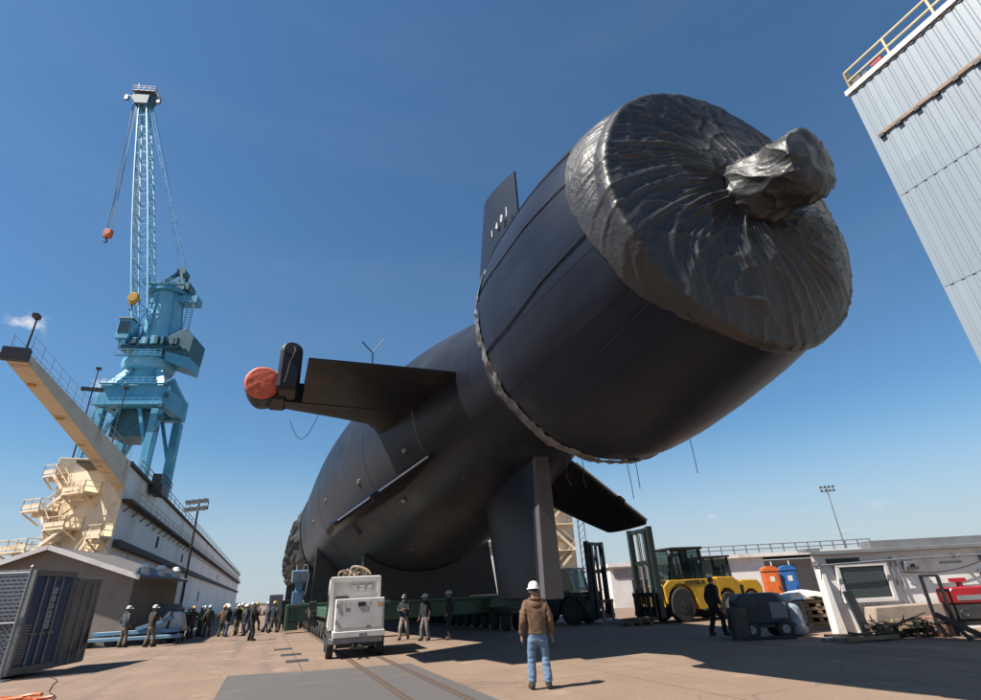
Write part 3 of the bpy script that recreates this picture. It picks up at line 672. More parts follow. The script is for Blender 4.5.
for k, (x0, x1, h, yy) in enumerate(((-.55, -.1, .42, 1.6), (-.15, .45, .55, 1.5), (-.3, .3, .62, 2.2), (-.7, -.35, .3, 2.0), (.1, .6, .35, 2.4), (-.2, .5, .5, 1.9))):
    g = MB(); g.tube([(x0 + (x1 - x0) * t + .08 * sin(t * 7 + k), yy + .5 * sin(t * 3 + k), 2.56 + .55 * h * sin(pi * t) ** .8) for t in [i / 16 for i in range(17)]], .045, 8)
    g.build('hose', M['wood'] if k % 2 else M['concrete'], ct)
g = MB(); g.tube([(-.95, 1.3, 2.5), (-1.05, 1.2, 1.8), (-1.1, 1.2, 1.1), (-1.15, 2.5, .7), (-1.1, 4, .6)], .04, 6); g.build('cable', M['black'], ct)

ct.scale = (.88, 1, .98)

# ------------------------------------------------------------------ people
PM = {}
def pm(c, rough=.85):
    k = tuple(c)
    if k not in PM: PM[k] = mat('cloth', c, tuple(x * .7 for x in c), 9, rough, bump=.3, bscale=14)
    return PM[k]
def skin_mesh(nodes, edges, root, levels=1):
    me = bpy.data.meshes.new('s'); me.from_pydata([n[0] for n in nodes], edges, [])
    o = bpy.data.objects.new('s', me); col.objects.link(o)
    md = o.modifiers.new('skin', 'SKIN'); md.use_smooth_shade = True
    for i, n in enumerate(nodes):
        r = n[1] if isinstance(n[1], tuple) else (n[1], n[1])
        me.skin_vertices[0].data[i].radius = r
        me.skin_vertices[0].data[i].use_root = (i == root)
    sd = o.modifiers.new('sub', 'SUBSURF'); sd.levels = levels; sd.render_levels = levels
    dg = bpy.context.evaluated_depsgraph_get(); r = bpy.data.meshes.new_from_object(o.evaluated_get(dg))
    bpy.data.objects.remove(o); bpy.data.meshes.remove(me)
    return r
def person(loc, face, h, label, jacket, trousers, helmet=(.8, .8, .78), arms='down', stride=.12, lean=0, vest=None, group=None, lv=1):
    """face: compass angle of where the body looks (0 = +Y away from the camera)"""
    s_ = h / 1.83
    e = empty('person', loc, face, label, 'person', group); e.scale = (s_, s_, s_)
    ln = lambda x, y, z: (x, y + lean * (z - .9) if z > .9 else y, z)
    st = stride
    hipL, hipR = (-.10, 0, .93), (.10, 0, .93)
    kL, kR = (-.13, .05 - st * .2, .50), (.13, .05 + st * .5, .50)
    aL, aR = (-.15, -st * .7, .09), (.15, st * .6, .09)
    tL, tR = (-.17, .14 - st * .7, .035), (.17, .14 + st * .6, .035)
    if arms == 'down': el = [(-.27, -.05, 1.14), (.27, -.04, 1.14)]; wr = [(-.29, .06, .90), (.29, .07, .90)]
    elif arms == 'pockets': el = [(-.31, -.08, 1.14), (.31, -.08, 1.14)]; wr = [(-.21, .06, .96), (.21, .06, .96)]
    elif arms == 'folded': el = [(-.25, .10, 1.16), (.25, .10, 1.16)]; wr = [(-.06, .24, 1.22), (.06, .26, 1.18)]
    elif arms == 'hips': el = [(-.38, -.08, 1.18), (.38, -.08, 1.18)]; wr = [(-.19, .03, 1.04), (.19, .03, 1.04)]
    else: el = [(-.25, .12, 1.15), (.27, -.03, 1.14)]; wr = [(-.18, .36, 1.20), (.29, .08, .90)]
    el = [ln(*p) for p in el]; wr = [ln(*p) for p in wr]
    hd = []
    for i in (0, 1):
        d = (Vector(wr[i]) - Vector(el[i])).normalized(); hd.append(tuple(Vector(wr[i]) + d * .09))
    sh = [ln(-.19, 0, 1.44), ln(.19, 0, 1.44)]
    B = [(ln(0, 0, .95), (.14, .10)), (ln(0, 0, 1.15), (.13, .095)), (ln(0, -.01, 1.36), (.16, .10)), (ln(0, 0, 1.50), (.06, .06)), (ln(0, .01, 1.60), (.07, .085)), (ln(0, .015, 1.69), (.076, .095)), (ln(0, .01, 1.77), (.055, .07)),
         (hipL, .085), (kL, .056), (aL, .04), (tL, (.04, .028)), (hipR, .085), (kR, .056), (aR, .04), (tR, (.04, .028)),
         (sh[0], .06), (el[0], .042), (wr[0], .03), (hd[0], (.042, .018)), (sh[1], .06), (el[1], .042), (wr[1], .03), (hd[1], (.042, .018)), (ln(0, .095, 1.63), (.045, .03)), ]
    E_ = [(0, 1), (1, 2), (2, 3), (3, 4), (4, 5), (5, 6), (0, 7), (7, 8), (8, 9), (9, 10), (0, 11), (11, 12), (12, 13), (13, 14), (2, 15), (15, 16), (16, 17), (17, 18), (2, 19), (19, 20), (20, 21), (21, 22)]
    me = skin_mesh(B[:23], E_, 0, lv)
    g = MB(); g.add([v.co for v in me.vertices], [tuple(p.vertices) for p in me.polygons], True); bpy.data.meshes.remove(me)
    # fingers, thumb, nose, ears
    for i in (0, 1):
        w_ = Vector(wr[i]); d = (Vector(hd[i]) - w_).normalized(); sd = d.cross(Vector((0, 0, 1)) if abs(d.z) < .8 else Vector((1, 0, 0))).normalized(); nn = sd.cross(d)
        for k, (o_, l_) in enumerate(((-.030, .070), (-.010, .085), (.010, .080), (.029, .062))):
            b_ = w_ + d * .085 + sd * o_
            g.tube([b_, b_ + d * l_ * .45 + nn * .006, b_ + d * l_ * .8 + nn * .022, b_ + d * l_ * .92 + nn * .045], [.0105, .0100, .009, .007], 6)
        b_ = w_ + d * .03 + sd * .03
        g.tube([b_, b_ + d * .035 + sd * .028 + nn * .008, b_ + d * .07 + sd * .034 + nn * .02], [.013, .012, .009], 6)
    hx = Vector(ln(0, .015, 1.65))
    g.tube([hx + Vector((0, .085, .025)), hx + Vector((0, .112, -.012)), hx + Vector((0, .09, -.022))], [.010, .016, .012], 6)
    for sx in (-1, 1): g.tube([hx + Vector((sx * .070, .0, .03)), hx + Vector((sx * .088, -.012, .01)), hx + Vector((sx * .078, 0, -.03))], [.012, .018, .010], 6)
    g.tube([hx + Vector((-.028, .088, -.052)), hx + Vector((0, .096, -.052)), hx + Vector((.028, .088, -.052))], .007, 5)
    for sx in (-1, 1): g.tube([hx + Vector((sx * .022, .082, .035)), hx + Vector((sx * .044, .074, .035))], .009, 5)
    g.build('body', M['skin'], e, sharp=180)
    # jacket
    J = [(ln(0, 0, .90), (.215, .158)), (ln(0, 0, 1.12), (.205, .15)), (ln(0, -.01, 1.34), (.215, .148)), (ln(0, -.005, 1.475), (.115, .10)), (ln(0, 0, 1.53), (.078, .078)), (sh[0], .098), (el[0], .074), (wr[0], .054), (sh[1], .098), (el[1], .074), (wr[1], .054)]
    me = skin_mesh(J, [(0, 1), (1, 2), (2, 3), (3, 4), (2, 5), (5, 6), (6, 7), (2, 8), (8, 9), (9, 10)], 1, lv + 1)
    g = MB(); vs = []
    for v in me.vertices:
        p = Vector(v.co); k = .012 * (ridge(p.x * 7, p.y * 7, p.z * 9) - .5) + .006 * ns(p.x * 20, p.y * 20, p.z * 24); vs.append(p + v.normal * k)
    g.add(vs, [tuple(p.vertices) for p in me.polygons], True); bpy.data.meshes.remove(me)
    g.grid(lambda u, v: Vector(ln(0, -.008, 1.415)) + Vector((.19 * cos(2 * pi * u) * sin(pi * (.02 + .96 * v)), .118 * sin(2 * pi * u) * sin(pi * (.02 + .96 * v)), .112 * cos(pi * (.02 + .96 * v)))), 20, 10, True)
    g.tube([ln(0, -.008, 1.46), ln(0, -.004, 1.535)], [.105, .082], 14)
    ja = g.build('jacket', pm(jacket), e, sharp=180)
    g = MB(); g.tube([ln(.10 * cos(a), .095 * sin(a) - .005, 1.525) for a in [k * 2 * pi / 14 for k in range(15)]], .028, 6); g.build('collar', pm(jacket), ja)
    if vest:
        g = MB(); 
        for z in (1.0, 1.14, 1.28, 1.40): pass
        vs = []; prof = [(.222, .165, .98), (.222, .168, 1.12), (.228, .165, 1.3), (.205, .145, 1.43), (.13, .115, 1.5)]
        for a_, b_, z in prof: vs += [ln(a_ * cos(k * pi / 10), b_ * sin(k * pi / 10), z) for k in range(20)]
        g.add(vs, [(i * 20 + k, i * 20 + (k + 1) % 20, (i + 1) * 20 + (k + 1) % 20, (i + 1) * 20 + k) for i in range(4) for k in range(20)], True)
        g.build('safety_vest', pm(vest), e)
    # trousers
    T = [(ln(0, 0, 1.0), (.165, .125)), ((0, 0, .90), (.165, .13)), ((-.10, 0, .80), .108), (kL, .083), ((aL[0], aL[1] - .01, .075), .085), ((.10, 0, .80), .108), (kR, .083), ((aR[0], aR[1] - .01, .075), .085)]
    me = skin_mesh(T, [(0, 1), (1, 2), (2, 3), (3, 4), (1, 5), (5, 6), (6, 7)], 1, lv + 1)
    g = MB(); vs = []
    for v in me.vertices:
        p = Vector(v.co); k = .013 * (ridge(p.x * 5, p.y * 5, p.z * 13) - .5); vs.append(p + v.normal * k)
    g.add(vs, [tuple(p.vertices) for p in me.polygons], True); bpy.data.meshes.remove(me)
    g.build('trousers', pm(trousers), e, sharp=180)
    for a_, t_ in ((aL, tL), (aR, tR)):
        g = MB(); g.tube([(a_[0], a_[1] - .07, .055), (a_[0], a_[1] - .03, .06), (a_[0], a_[1] + .05, .065), (t_[0], t_[1], .05), (t_[0], t_[1] + .06, .04)], [.03, .052, .055, .05, .028], 8)
        g.tube([(a_[0], a_[1], .05), (a_[0], a_[1], .2)], [.055, .06], 8)
        bt = g.build('boot', pm((.05, .035, .025)), e)
    hc = Vector(ln(0, .01, 1.70))
    if helmet:
        g = MB(); MM = Matrix.Translation(hc) @ Matrix.Rotation(R(-4), 4, 'X') @ Matrix.Diagonal((.92, 1.12, 1, 1))
        g.lathe([(0, .148), (.04, .144), (.08, .125), (.108, .085), (.120, .03), (.122, 0), (.117, 0), (.112, .05)], 20, MM)
        g.tube([hc + Vector((.12 * sin(a) * .9, .13 + .06 * cos(a * 1), .008)) for a in [-1.2 + k * .24 for k in range(11)]], .018, 5)
        g.lathe([(.122, .012), (.136, .004), (.136, -.002), (.12, 0)], 20, MM)
        g.build('hard_hat', mat('hard_hat', helmet, helmet, 3, .3), e)
    g = MB(); hcx = Vector(ln(0, -.004, 1.68))
    def hair(u, v):
        a = 2 * pi * u; z = -.045 + .12 * v; q = math.sqrt(max(.05, 1 - (v * .75) ** 2))
        return hcx + Vector((.088 * cos(a) * q, .100 * sin(a) * q - .006, z + (.05 * max(0, sin(a)) if v < .5 else 0)))
    g.grid(hair, 16, 4, True); g.build('hair', M['hair'], e)
    return e

# ------------------------------------------------------------------ floating dry dock on the left
def rail_mb(mb, pts, h=1.05, r=.03, step=1.6, mids=(.5,)):
    for a, b in zip(pts, pts[1:]):
        a = Vector(a); b = Vector(b); n = max(1, int((b - a).length / step))
        for k in range(n + 1):
            p = a.lerp(b, k / n); mb.bar(p, p + Vector((0, 0, h)), r * 2)
        for q in (*mids, 1): mb.bar(a + Vector((0, 0, h * q)), b + Vector((0, 0, h * q)), r * 1.8)
dd = empty('dry_dock', (-37.3, 52, 0), RZ, 'long cream and grey floating dry dock wall receding behind the crowd', 'dry dock')
LW = 243
g = MB(); g.prism([(0, 0), (0, LW), (-4.2, LW), (-4.2, 13), (-7.4, 6.0)], -2.2, 15.2)
M['dock2'] = [M['dockgrey'], M['cream']]
# cream near end, grey long side
hull_d = g
for i, f_ in enumerate(g.f):
    zs = [g.v[j] for j in f_]
    if all(v.y < 13.5 for v in zs): g.m[i] = 1
wall = g.build('wing_wall', M['dock2'], dd)
g = MB(); g.b2(.003, .9, .5, LW, 11.7, 11.95); wk = g.build('walkway', M['dockdark'], dd)
g = MB(); rail_mb(g, [(.85, .6, 11.95), (.85, LW, 11.95)], 1.05, .035, 3.2); g.build('railing', M['cream'], wk)
g = MB()
for k in range(60): g.bar((.003, 2 + k * 4, 10.9), (.8, 2 + k * 4, 11.68), .12)
tag(g.build('bracket', M['dockdark'], wk), kind='stuff')
g = MB(); g.b2(.003, .55, 1, LW, 7.5, 8.15); g.build('fender_strip', M['dockdark'], dd)
g = MB(); g.b2(-4.4, .35, -.2, LW, 15.21, 15.5); td = g.build('top_deck', M['dockdark'], dd)
g = MB(); rail_mb(g, [(.25, 4, 15.5), (.25, LW, 15.5)], 1.1, .04, 4); g.build('railing', M['galv'], td)
for y, z0, z1 in ((22, 9.2, 10.6), (46, 9.0, 10.2), (80, 3, 5), (120, 9, 10.4)):
    g = MB(); g.b2(.003, .12, y, y + .9, z0, z1); g.build('ladder_hatch', M['dockdark'], wall)
# stains from scuppers

for k in range(26):
    y = 6 + k * 9 + random.random() * 4; h = 1 + random.random() * 2.2; g = MB(); g.add([(.004, y, 7.4), (.004, y + .25 + .3 * random.random(), 7.4), (.004, y + .2, 7.4 - h)], [(0, 1, 2)]); g.build('stain', M['stain'], wall)
# cantilevered bridge running on from the top deck
g = MB(); g.prism([(-27.2, 15.05), (-27.2, 15.6), (-.22, 15.45), (-.22, 12.9), (-3, 13.1)], -.85, .2, Matrix(((0, 0, 1, 0), (1, 0, 0, 0), (0, 1, 0, 0), (0, 0, 0, 1)))); br_ = g.build('bridge_beam', M['cream'], dd, .04)
g = MB(); g.b2(-.8, .15, -.21, -.003, 9.5, 15.1); g.build('gusset', M['cream'], br_)
g = MB(); g.b2(-.95, .3, -27.6, -27.21, 15.0, 15.75); g.build('end_block', M['black'], br_)
g = MB(); rail_mb(g, [(.16, -27.1, 15.6), (.16, -1, 15.45)], 1.1, .012, 1.6); rail_mb(g, [(-.8, -27.1, 15.6), (-.8, -1, 15.45)], 1.1, .012, 1.6); g.build('railing', M['galv'], br_)
for y, h in ((-26.8, 2.9), ): 
    g = MB(); g.cyl((-.2, y, 15.2), (-.2, y, 15.2 + h), .07, .05, 8); g.box((-.2, y - .15, 15.2 + h), (.3, .5, .25)); g.build('lamp_post', M['black'], br_)
g = MB(); g.box((-1.15, -27.4, 15.3), (.42, .3, .3)); g.build('lamp', M['yellow'], br_, .05)
for k in range(4):
    g = MB(); y = -24 + k * 5.6; g.box((-.5, y, 14.98 - (y + 27.2) * .076), (.4, .3, .1)); g.build('lamp', M['yellow'], br_)
# stairs and platforms on the near end
De = Vector((-.777, .63, 0)); Ne = Vector((-.63, -.777, 0))
def endp(t, z, o=0): return De * t + Ne * o + Vector((0, 0, z))
def platform(t0, t1, z, dep):
    c = endp((t0 + t1) / 2, z, dep / 2 + .01); an = math.atan2(De.y, De.x); g = MB()
    g.box(c, (t1 - t0, dep, .18), (0, 0, an)); 
    for t in (t0 + .1, t1 - .1): g.bar(endp(t, z - 1.2, .02), endp(t, z - .1, dep), .14)
    g.box(endp((t0 + t1) / 2, z + .42, dep), (t1 - t0, .04, .40), (0, 0, an)); g.box(endp((t0 + t1) / 2 + .3, z - .3, dep * .3), ((t1 - t0) * .5, dep * .5, .4), (0, 0, an))
    p = g.build('platform', M['cream'], dd)
    g = MB(); rail_mb(g, [endp(t0, z + .09, .05), endp(t0, z + .09, dep), endp(t1, z + .09, dep), endp(t1, z + .09, .05)], 1.05, .035, 1.2); g.build('railing', M['cream'], p)
def stair(t0, z0, t1, z1, o0, o1):
    g = MB()
    for o in (o0, o1): g.bar(endp(t0, z0, o), endp(t1, z1, o), .08, .3)
    n = int(abs(z1 - z0) / .28)
    for k in range(1, n):
        q = k / n; g.bar(endp(t0 + (t1 - t0) * q, z0 + (z1 - z0) * q, o0), endp(t0 + (t1 - t0) * q, z0 + (z1 - z0) * q, o1), .26, .04)
    for o in (o0, o1):
        g.bar(endp(t0, z0 + 1, o), endp(t1, z1 + 1, o), .06)
        for k in range(4): q = k / 3; g.bar(endp(t0 + (t1 - t0) * q, z0 + (z1 - z0) * q, o), endp(t0 + (t1 - t0) * q, z0 + (z1 - z0) * q + 1, o), .05)
    g.build('stair', M['cream'], dd)
platform(3.0, 6.0, 12.6, 1.7); platform(8.2, 10.6, 11.3, 1.9); platform(4.2, 7.0, 9.3, 1.8); platform(7.6, 11.4, 7.4, 2.4); platform(8.4, 10.2, 14.9, 1.2); platform(-.2, 1.6, 8.2, 1.3)
stair(5.8, 12.6, 8.4, 14.9, .6, 1.4); stair(8.3, 11.3, 5.9, 12.6, .7, 1.5); stair(8.6, 11.3, 6.8, 9.3, .7, 1.6); stair(4.4, 9.3, 7.9, 7.4, .8, 1.6); stair(8.6, 7.4, 10.6, 4.2, 1.3, 2.2); stair(1.4, 8.2, 3.4, 5.6, .3, 1.1)
g = MB(); g.b2(-7.6, -3.4, 5.2, 9.2, 15.21, 16.9); g.build('deck_locker', M['cream'], dd, .05)
for x, y, z in ((-3.6, 4, 15.5), (-2.4, 3, 15.5), (-1.4, 6.5, 15.5)):
    g = MB(); g.b2(x - .5, x + .5, y - .4, y + .4, z, z + .9); g.cyl((x, y, z + .9), (x, y, z + 1.5), .3, n=10); g.box((x + .5, y, z + .7), (.4, .9, .5)); g.build('winch', M['steel_dark'], dd, .04)
for t, h, b in ((9.3, 12.5, 15.2), (4.0, 9.0, 15.4)):
    g = MB(); p = endp(t, b, -.6); g.cyl(p, p + Vector((0, 0, h)), .10, .06, 8)
    if t > 5:
        for k in range(5): g.box(p + Vector((-.9 + .45 * k, -.1, h - 2.6)), (.35, .3, .4))
        g.bar(p + Vector((-1.1, 0, h - 2.8)), p + Vector((1.1, 0, h - 2.8)), .08)
    g.box(p + Vector((0, 0, h)), (.5, .4, .25)); g.build('lamp_mast', M['steel_dark'], dd)
# cluster of fittings where bridge meets deck
g = MB(); g.b2(.36, 1.5, 10, 13, 14.2, 15.3); g.b2(.36, 1.2, 14, 16, 14.6, 15.4); rail_mb(g, [(1.5, 9.8, 15.3), (1.5, 16, 15.3)], 1.1, .04, 1); g.box((.6, 11.2, 16.0), (.9, .9, 1.2)); g.build('winch_platform', M['steel_dark'], dd)

# ------------------------------------------------------------------ blue luffing crane behind the dock
cr = empty('harbour_crane', (-68, 95, 0), R(8), 'tall pale blue luffing crane standing behind the dry dock', 'crane')
CB = M['crane']; cr.scale = (.88, .88, 1)
for sx in (-1, 1):
    for sy in (-1, 1):
        g = MB(); g.cyl((sx * 5.7, sy * 5.4, 0), (sx * 5.5, sy * 5.2, 35.6), 1.05, 1.15, 4); 
        lg = g.build('portal_leg', CB, cr)
        g = MB(); g.b2(sx * 5.7 - 1, sx * 5.7 + 1, sy * 5.4 - 3, sy * 5.4 + 3, 0, 1.6); g.build('travel_bogie', M['crane_dark'], lg)
        g = MB(); g.cyl((sx * 5.6, sy * 5.2, 39.6), (sx * 3.0, sy * 2.8, 44.3), 1.0, .9, 4); g.build('brace', M['crane_light'], cr)
for sy in (-1, 1):
    g = MB(); g.b2(-6.5, 6.5, sy * 5.2 - .9, sy * 5.2 + .9, 36, 40.2); g.build('portal_beam', CB, cr, .1)
    g = MB(); g.bar((-5.6, sy * 5.3, 26), (-2, sy * 5.3, 35.9), .6); g.bar((5.6, sy * 5.3, 26), (2, sy * 5.3, 35.9), .6); g.bar((-5.6, sy * 5.3, 22), (5.6, sy * 5.3, 22), .9); g.build('knee_brace', CB, cr)
for sx in (-1, 1):
    g = MB(); g.b2(sx * 5.6 - .9, sx * 5.6 + .9, -4.25, 4.25, 36.3, 40); g.build('portal_beam', CB, cr, .1)
g = MB(); g.b2(-3.4, 2.8, -4.2, 3, 30.8, 35.9); g.build('machinery_box', M['crane_dark'], cr, .1)
g = MB(); g.lathe([(4.4, 40.1), (3.4, 43), (3.2, 44.6), (4.9, 44.8), (5.3, 45.6), (5.2, 46.6), (3.8, 47.4), (3.8, 48.6)], 32, Matrix.Translation((-1, 0, 0))); g.build('slewing_column', M['crane_light'], cr)
g = MB(); g.b2(-6.4, 6.5, -4.2, 4.2, 48.65, 49.3); rail_mb(g, [(-6.3, -4.1, 49.3), (6.3, -4.1, 49.3)], 1.3, .06, 1.5); pl_ = g.build('platform', M['crane_dark'], cr)
g = MB(); g.prism([(2.6, 48.6), (8.6, 47.2), (8.9, 51.6), (6.8, 53.6), (2.2, 51.0)], -3.4, 3.4, Matrix.Rotation(pi / 2, 4, 'X')); g.build('machinery_house', M['crane_dark'], cr, .15)
g = MB(); g.prism([(3.4, 46.4), (8.6, 44.8), (8.7, 47.1), (3.2, 48.5)], -3.2, 3.2, Matrix.Rotation(pi / 2, 4, 'X')); g.build('counterweight', CB, cr, .1)
g = MB(); g.b2(-6.9, -4.1, -5.4, -1.8, 50.2, 54.6); cb_ = g.build('cab', CB, cr, .15)
g = MB(); g.b2(-6.6, -4.4, -5.5, -5.41, 51.5, 54.0); g.b2(-7.0, -6.91, -5.0, -2.4, 51.5, 54.0); g.build('window', M['glass'], cb_)
g = MB(); g.b2(-7.1, -3.9, -5.6, -1.6, 54.61, 54.9); g.build('cab_roof', M['galv'], cb_)
g = MB(); g.cyl((.2, 0, 49.3), (-.6, 0, 62.5), 4.1, 3.2, 20); tw = g.build('tower', M['crane_light'], cr)
g = MB(); g.cyl((-.6, 0, 62.5), (-.6, 0, 63.4), 4.4, 4.4, 20); g.b2(-1, 6.8, -1.6, 1.6, 60.6, 62.2); g.build('tower_cap', CB, tw)
for a in range(6):
    g = MB(); aa = a * pi / 3 + .3; g.bar((.2 + 4.15 * cos(aa), 4.15 * sin(aa), 49.4), (-.6 + 3.25 * cos(aa), 3.25 * sin(aa), 62.4), .35); g.build('rib', CB, tw)
g = MB(); 
for x in (4.9, 6.3): g.bar((x, -1.4, 49.3), (x, -1.4, 64), .16)
for k in range(26): g.bar((4.9, -1.4, 49.8 + k * .55), (6.3, -1.4, 49.8 + k * .55), .12)
g.build('ladder', CB, cr)
g = MB(); g.bar((-3, -2, 63.4), (1.6, -1, 68.5), .7); g.bar((-3, 2, 63.4), (1.6, 1, 68.5), .7); g.bar((3.6, -2, 63.4), (1.6, -1, 68.5), .6); g.bar((3.6, 2, 63.4), (1.6, 1, 68.5), .6); g.cyl((1.6, -1.4, 68.4), (1.6, 1.4, 68.4), 1.0, n=14); g.b2(-1.5, 4.5, -2, 2, 63.45, 65.2); g.build('luffing_gear', M['crane_dark'], cr)
Bb = Vector((-2.2, -3.5, 52)); Bt = Vector((-20.0, 0, 119)); bd = (Bt - Bb).normalized(); bs = Vector((bd.z, 0, -bd.x)); by = Vector((0, 1, 0))
def bc(t, i, j):
    w_ = 1.25 + .75 * sin(pi * min(1, t * .9 + .1)) ** .8; w_ = w_ * (1 - t * .25)
    return Bb.lerp(Bt, t) + bs * (i * w_) + by * (j * w_)
for i, j in ((-1, -1), (1, -1), (1, 1), (-1, 1)):
    g = MB(); 
    for k in range(12): g.bar(bc(k / 12, i, j), bc((k + 1.02) / 12, i, j), .30)
    g.build('boom_chord', M['crane_light'], cr)
g = MB(); NB = 15
for k in range(NB):
    t0, t1 = k / NB, (k + 1) / NB; cs = [(-1, -1), (1, -1), (1, 1), (-1, 1)]
    for q in range(4):
        a, b = cs[q], cs[(q + 1) % 4]
        g.bar(bc(t0, *a), bc(t1, *b), .16); g.bar(bc(t1, *a), bc(t1, *b), .16); 
        if q % 2: g.bar(bc(t1, *a), bc(t0, *b), .12)
g.build('boom_lacing', M['crane_light'], cr)
g = MB(); hd_ = Bt + bd * 1.2
g.box(hd_, (3.6, 3.4, 3.2)); g.cyl(hd_ + Vector((-1.6, -1.2, 1)), hd_ + Vector((-1.6, 1.2, 1)), 1.5, n=16); g.cyl(hd_ + Vector((1.4, -1.2, 1)), hd_ + Vector((1.4, 1.2, 1)), 1.3, n=16)
hp = g.build('boom_head', M['crane_dark'], cr)
g = MB(); g.box(hd_ + Vector((0, 0, 2.6)), (6, 4, .2)); rail_mb(g, [tuple(hd_ + Vector(q)) for q in ((-3, -2, 2.7), (3, -2, 2.7), (3, 2, 2.7), (-3, 2, 2.7), (-3, -2, 2.7))], 1.4, .06, 1.4)
g.box(hd_ + Vector((-4.4, -1, .5)), (.9, .8, 1.5)); g.box(hd_ + Vector((4.4, -1, 0)), (.9, .8, 1.8)); g.bar(hd_ + Vector((-4.4, -1, 1.2)), hd_ + Vector((4.4, -1, 1.2)), .2); g.cyl(hd_ + Vector((-2, -1, 2.7)), hd_ + Vector((-2.4, -1, 6)), .08, n=6); g.build('head_platform', M['galv'], hp)
hk = Vector((-18.6, 0, 78.6))
for a, b in ((Vector((-2.4, -.6, .6)), Vector((-.5, 0, 1))), (Vector((-2.4, .6, .6)), Vector((.5, 0, 1))), (Vector((-3.0, 0, .4)), Vector((0, 0, 1)))):
    g = MB(); g.bar(hd_ + a, hk + b, .10); g.build('hoist_rope', M['steel_dark'], cr)
g = MB(); g.box(hk, (1.8, 1.2, 2.2)); g.cyl(hk + Vector((0, -.7, .2)), hk + Vector((0, .7, .2)), .9, n=14); h1 = g.build('hook_block', M['orange'], cr, .15)
g = MB(); g.tube([hk + Vector((.0, 0, -1.1)), hk + Vector((0, 0, -1.6)), hk + Vector((.35, 0, -2)), hk + Vector((0, 0, -2.4)), hk + Vector((-.45, 0, -2.1))], .18, 6); g.build('hook', M['black'], h1)
hk2 = Vector((-5.0, -5.6, 59.0))
g = MB(); g.box(hk2, (1.5, .8, 2.6)); g.cyl(hk2 + Vector((0, -.6, .3)), hk2 + Vector((0, .6, .3)), 1.1, n=14); h2 = g.build('auxiliary_hook_block', M['yellow'], cr, .15)
g = MB(); g.tube([hk2 + Vector((.0, 0, -1.3)), hk2 + Vector((0, 0, -1.8)), hk2 + Vector((.3, 0, -2.2)), hk2 + Vector((0, 0, -2.6)), hk2 + Vector((-.4, 0, -2.3))], .15, 6); g.build('hook', M['black'], h2)
for dx in (-.4, .4):
    g = MB(); g.bar(hd_ + Vector((dx - 1, -1, -1)), hk2 + Vector((dx, 0, 1.3)), .09); g.build('hoist_rope', M['steel_dark'], cr)
for k in range(4):
    g = MB(); q = Vector((1.2, -1.2 + .8 * k, 68.9)); g.bar(hd_ + Vector((1.2, -1.2 + .8 * k, 1)), q, .06); g.build('luffing_rope', M['crane_light'], cr)
for k in range(2):
    g = MB(); g.bar(hd_ + Vector((1.8, -1 + 2 * k, 1)), Vector((4.6, -1 + 2 * k, 62)), .07); g.build('stay_rope', M['crane'], cr)

for z, x0, x1, y in ((40.25, -6.4, 6.4, -6.0), (63.45, -4.6, 4.4, -3.6), (46.65, -6, 3.6, -4.6), (36.0, -6.6, 6.6, -6.4)):
    g = MB(); g.b2(x0, x1, y - .9, y, z, z + .12); rail_mb(g, [(x0, y - .85, z), (x1, y - .85, z)], 1.2, .05, 1.3); g.build('walkway', CB, cr)
for x, z0, z1 in ((-6.6, 2, 35), (6.4, 24, 36)):
    g = MB(); g.bar((x - .3, -6.2, z0), (x - .3, -6.0, z1), .1); g.bar((x + .3, -6.2, z0), (x + .3, -6.0, z1), .1)
    for k in range(int((z1 - z0) / .6)): g.bar((x - .3, -6.2, z0 + k * .6), (x + .3, -6.2, z0 + k * .6), .07)
    g.build('ladder', CB, cr)
random.seed(3)
for k in range(16):
    g = MB(); x = random.uniform(-5.6, 6.0); y = random.choice((-4.6, -4.3)); w_ = random.uniform(.4, 1.1); h_ = random.uniform(.5, 1.8); g.b2(x - w_ / 2, x + w_ / 2, y - .5, y + .4, 49.31, 49.3 + h_); g.build('deck_equipment', M['crane_dark'] if k % 3 else M['crane_light'], cr, .05)
for k in range(5):
    g = MB(); x = 6.0 + .5 * (k % 2); z = 40 - k * 2.2; g.b2(x, x + .8, -6.3, -5.4, z, z + .9); g.build('junction_box', M['crane_dark'], cr, .05)

# ------------------------------------------------------------------ left yard: container, fence, shed, trailer, poles
M['cont'] = mat('container_paint', (.17, .21, .25), (.13, .16, .2), 1.2, .6, c3=(.16, .15, .14), s3=1.2)
M['contdoor'] = mat('peeling_door_paint', (.24, .25, .245), (.18, .19, .19), 1.5, .7, c3=(.03, .03, .032), s3=1.0, bump=.2)
M['contblue'] = mat('container_blue', (.05, .10, .22), (.04, .08, .17), 2, .5, c3=(.14, .17, .2), s3=2)
cn = empty('storage_container', (-15.2, 19.0, 0), R(6), 'blue grey storage container with peeling swung open door at the left edge', 'container')
g = MB(); g.b2(-8, -.12, -.95, 1.1, .12, 3.02)
for k in range(24): g.b2(-8, -.14, -.985, -.951, .28 + k * .115, .34 + k * .115)
body_ = g.build('body', M['cont'], cn)
g = MB(); g.b2(-.115, .02, -1.0, -.88, .1, 3.08); g.b2(-.115, .02, .98, 1.12, .1, 3.08); g.b2(-.115, .02, -.879, .979, 2.9, 3.08); g.b2(-.115, .02, -.879, .979, .1, .3); g.b2(-8, -.116, -1.0, -.93, 3.021, 3.1); g.b2(-8, -.116, -1.0, -.95, .04, .119); g.build('frame', M['galv'], cn)
g = MB(); g.b2(-.10, -.03, -.87, .97, .31, 2.89); dr = g.build('door', M['contblue'], cn)
for y in (-.35, .05, .45): 
    g = MB(); g.cyl((-.0, y, .32), (-.0, y, 2.88), .03, n=8); g.box((.01, y, 1.2), (.05, .3, .06)); g.build('lock_rod', M['galv'], dr)
g = MB()
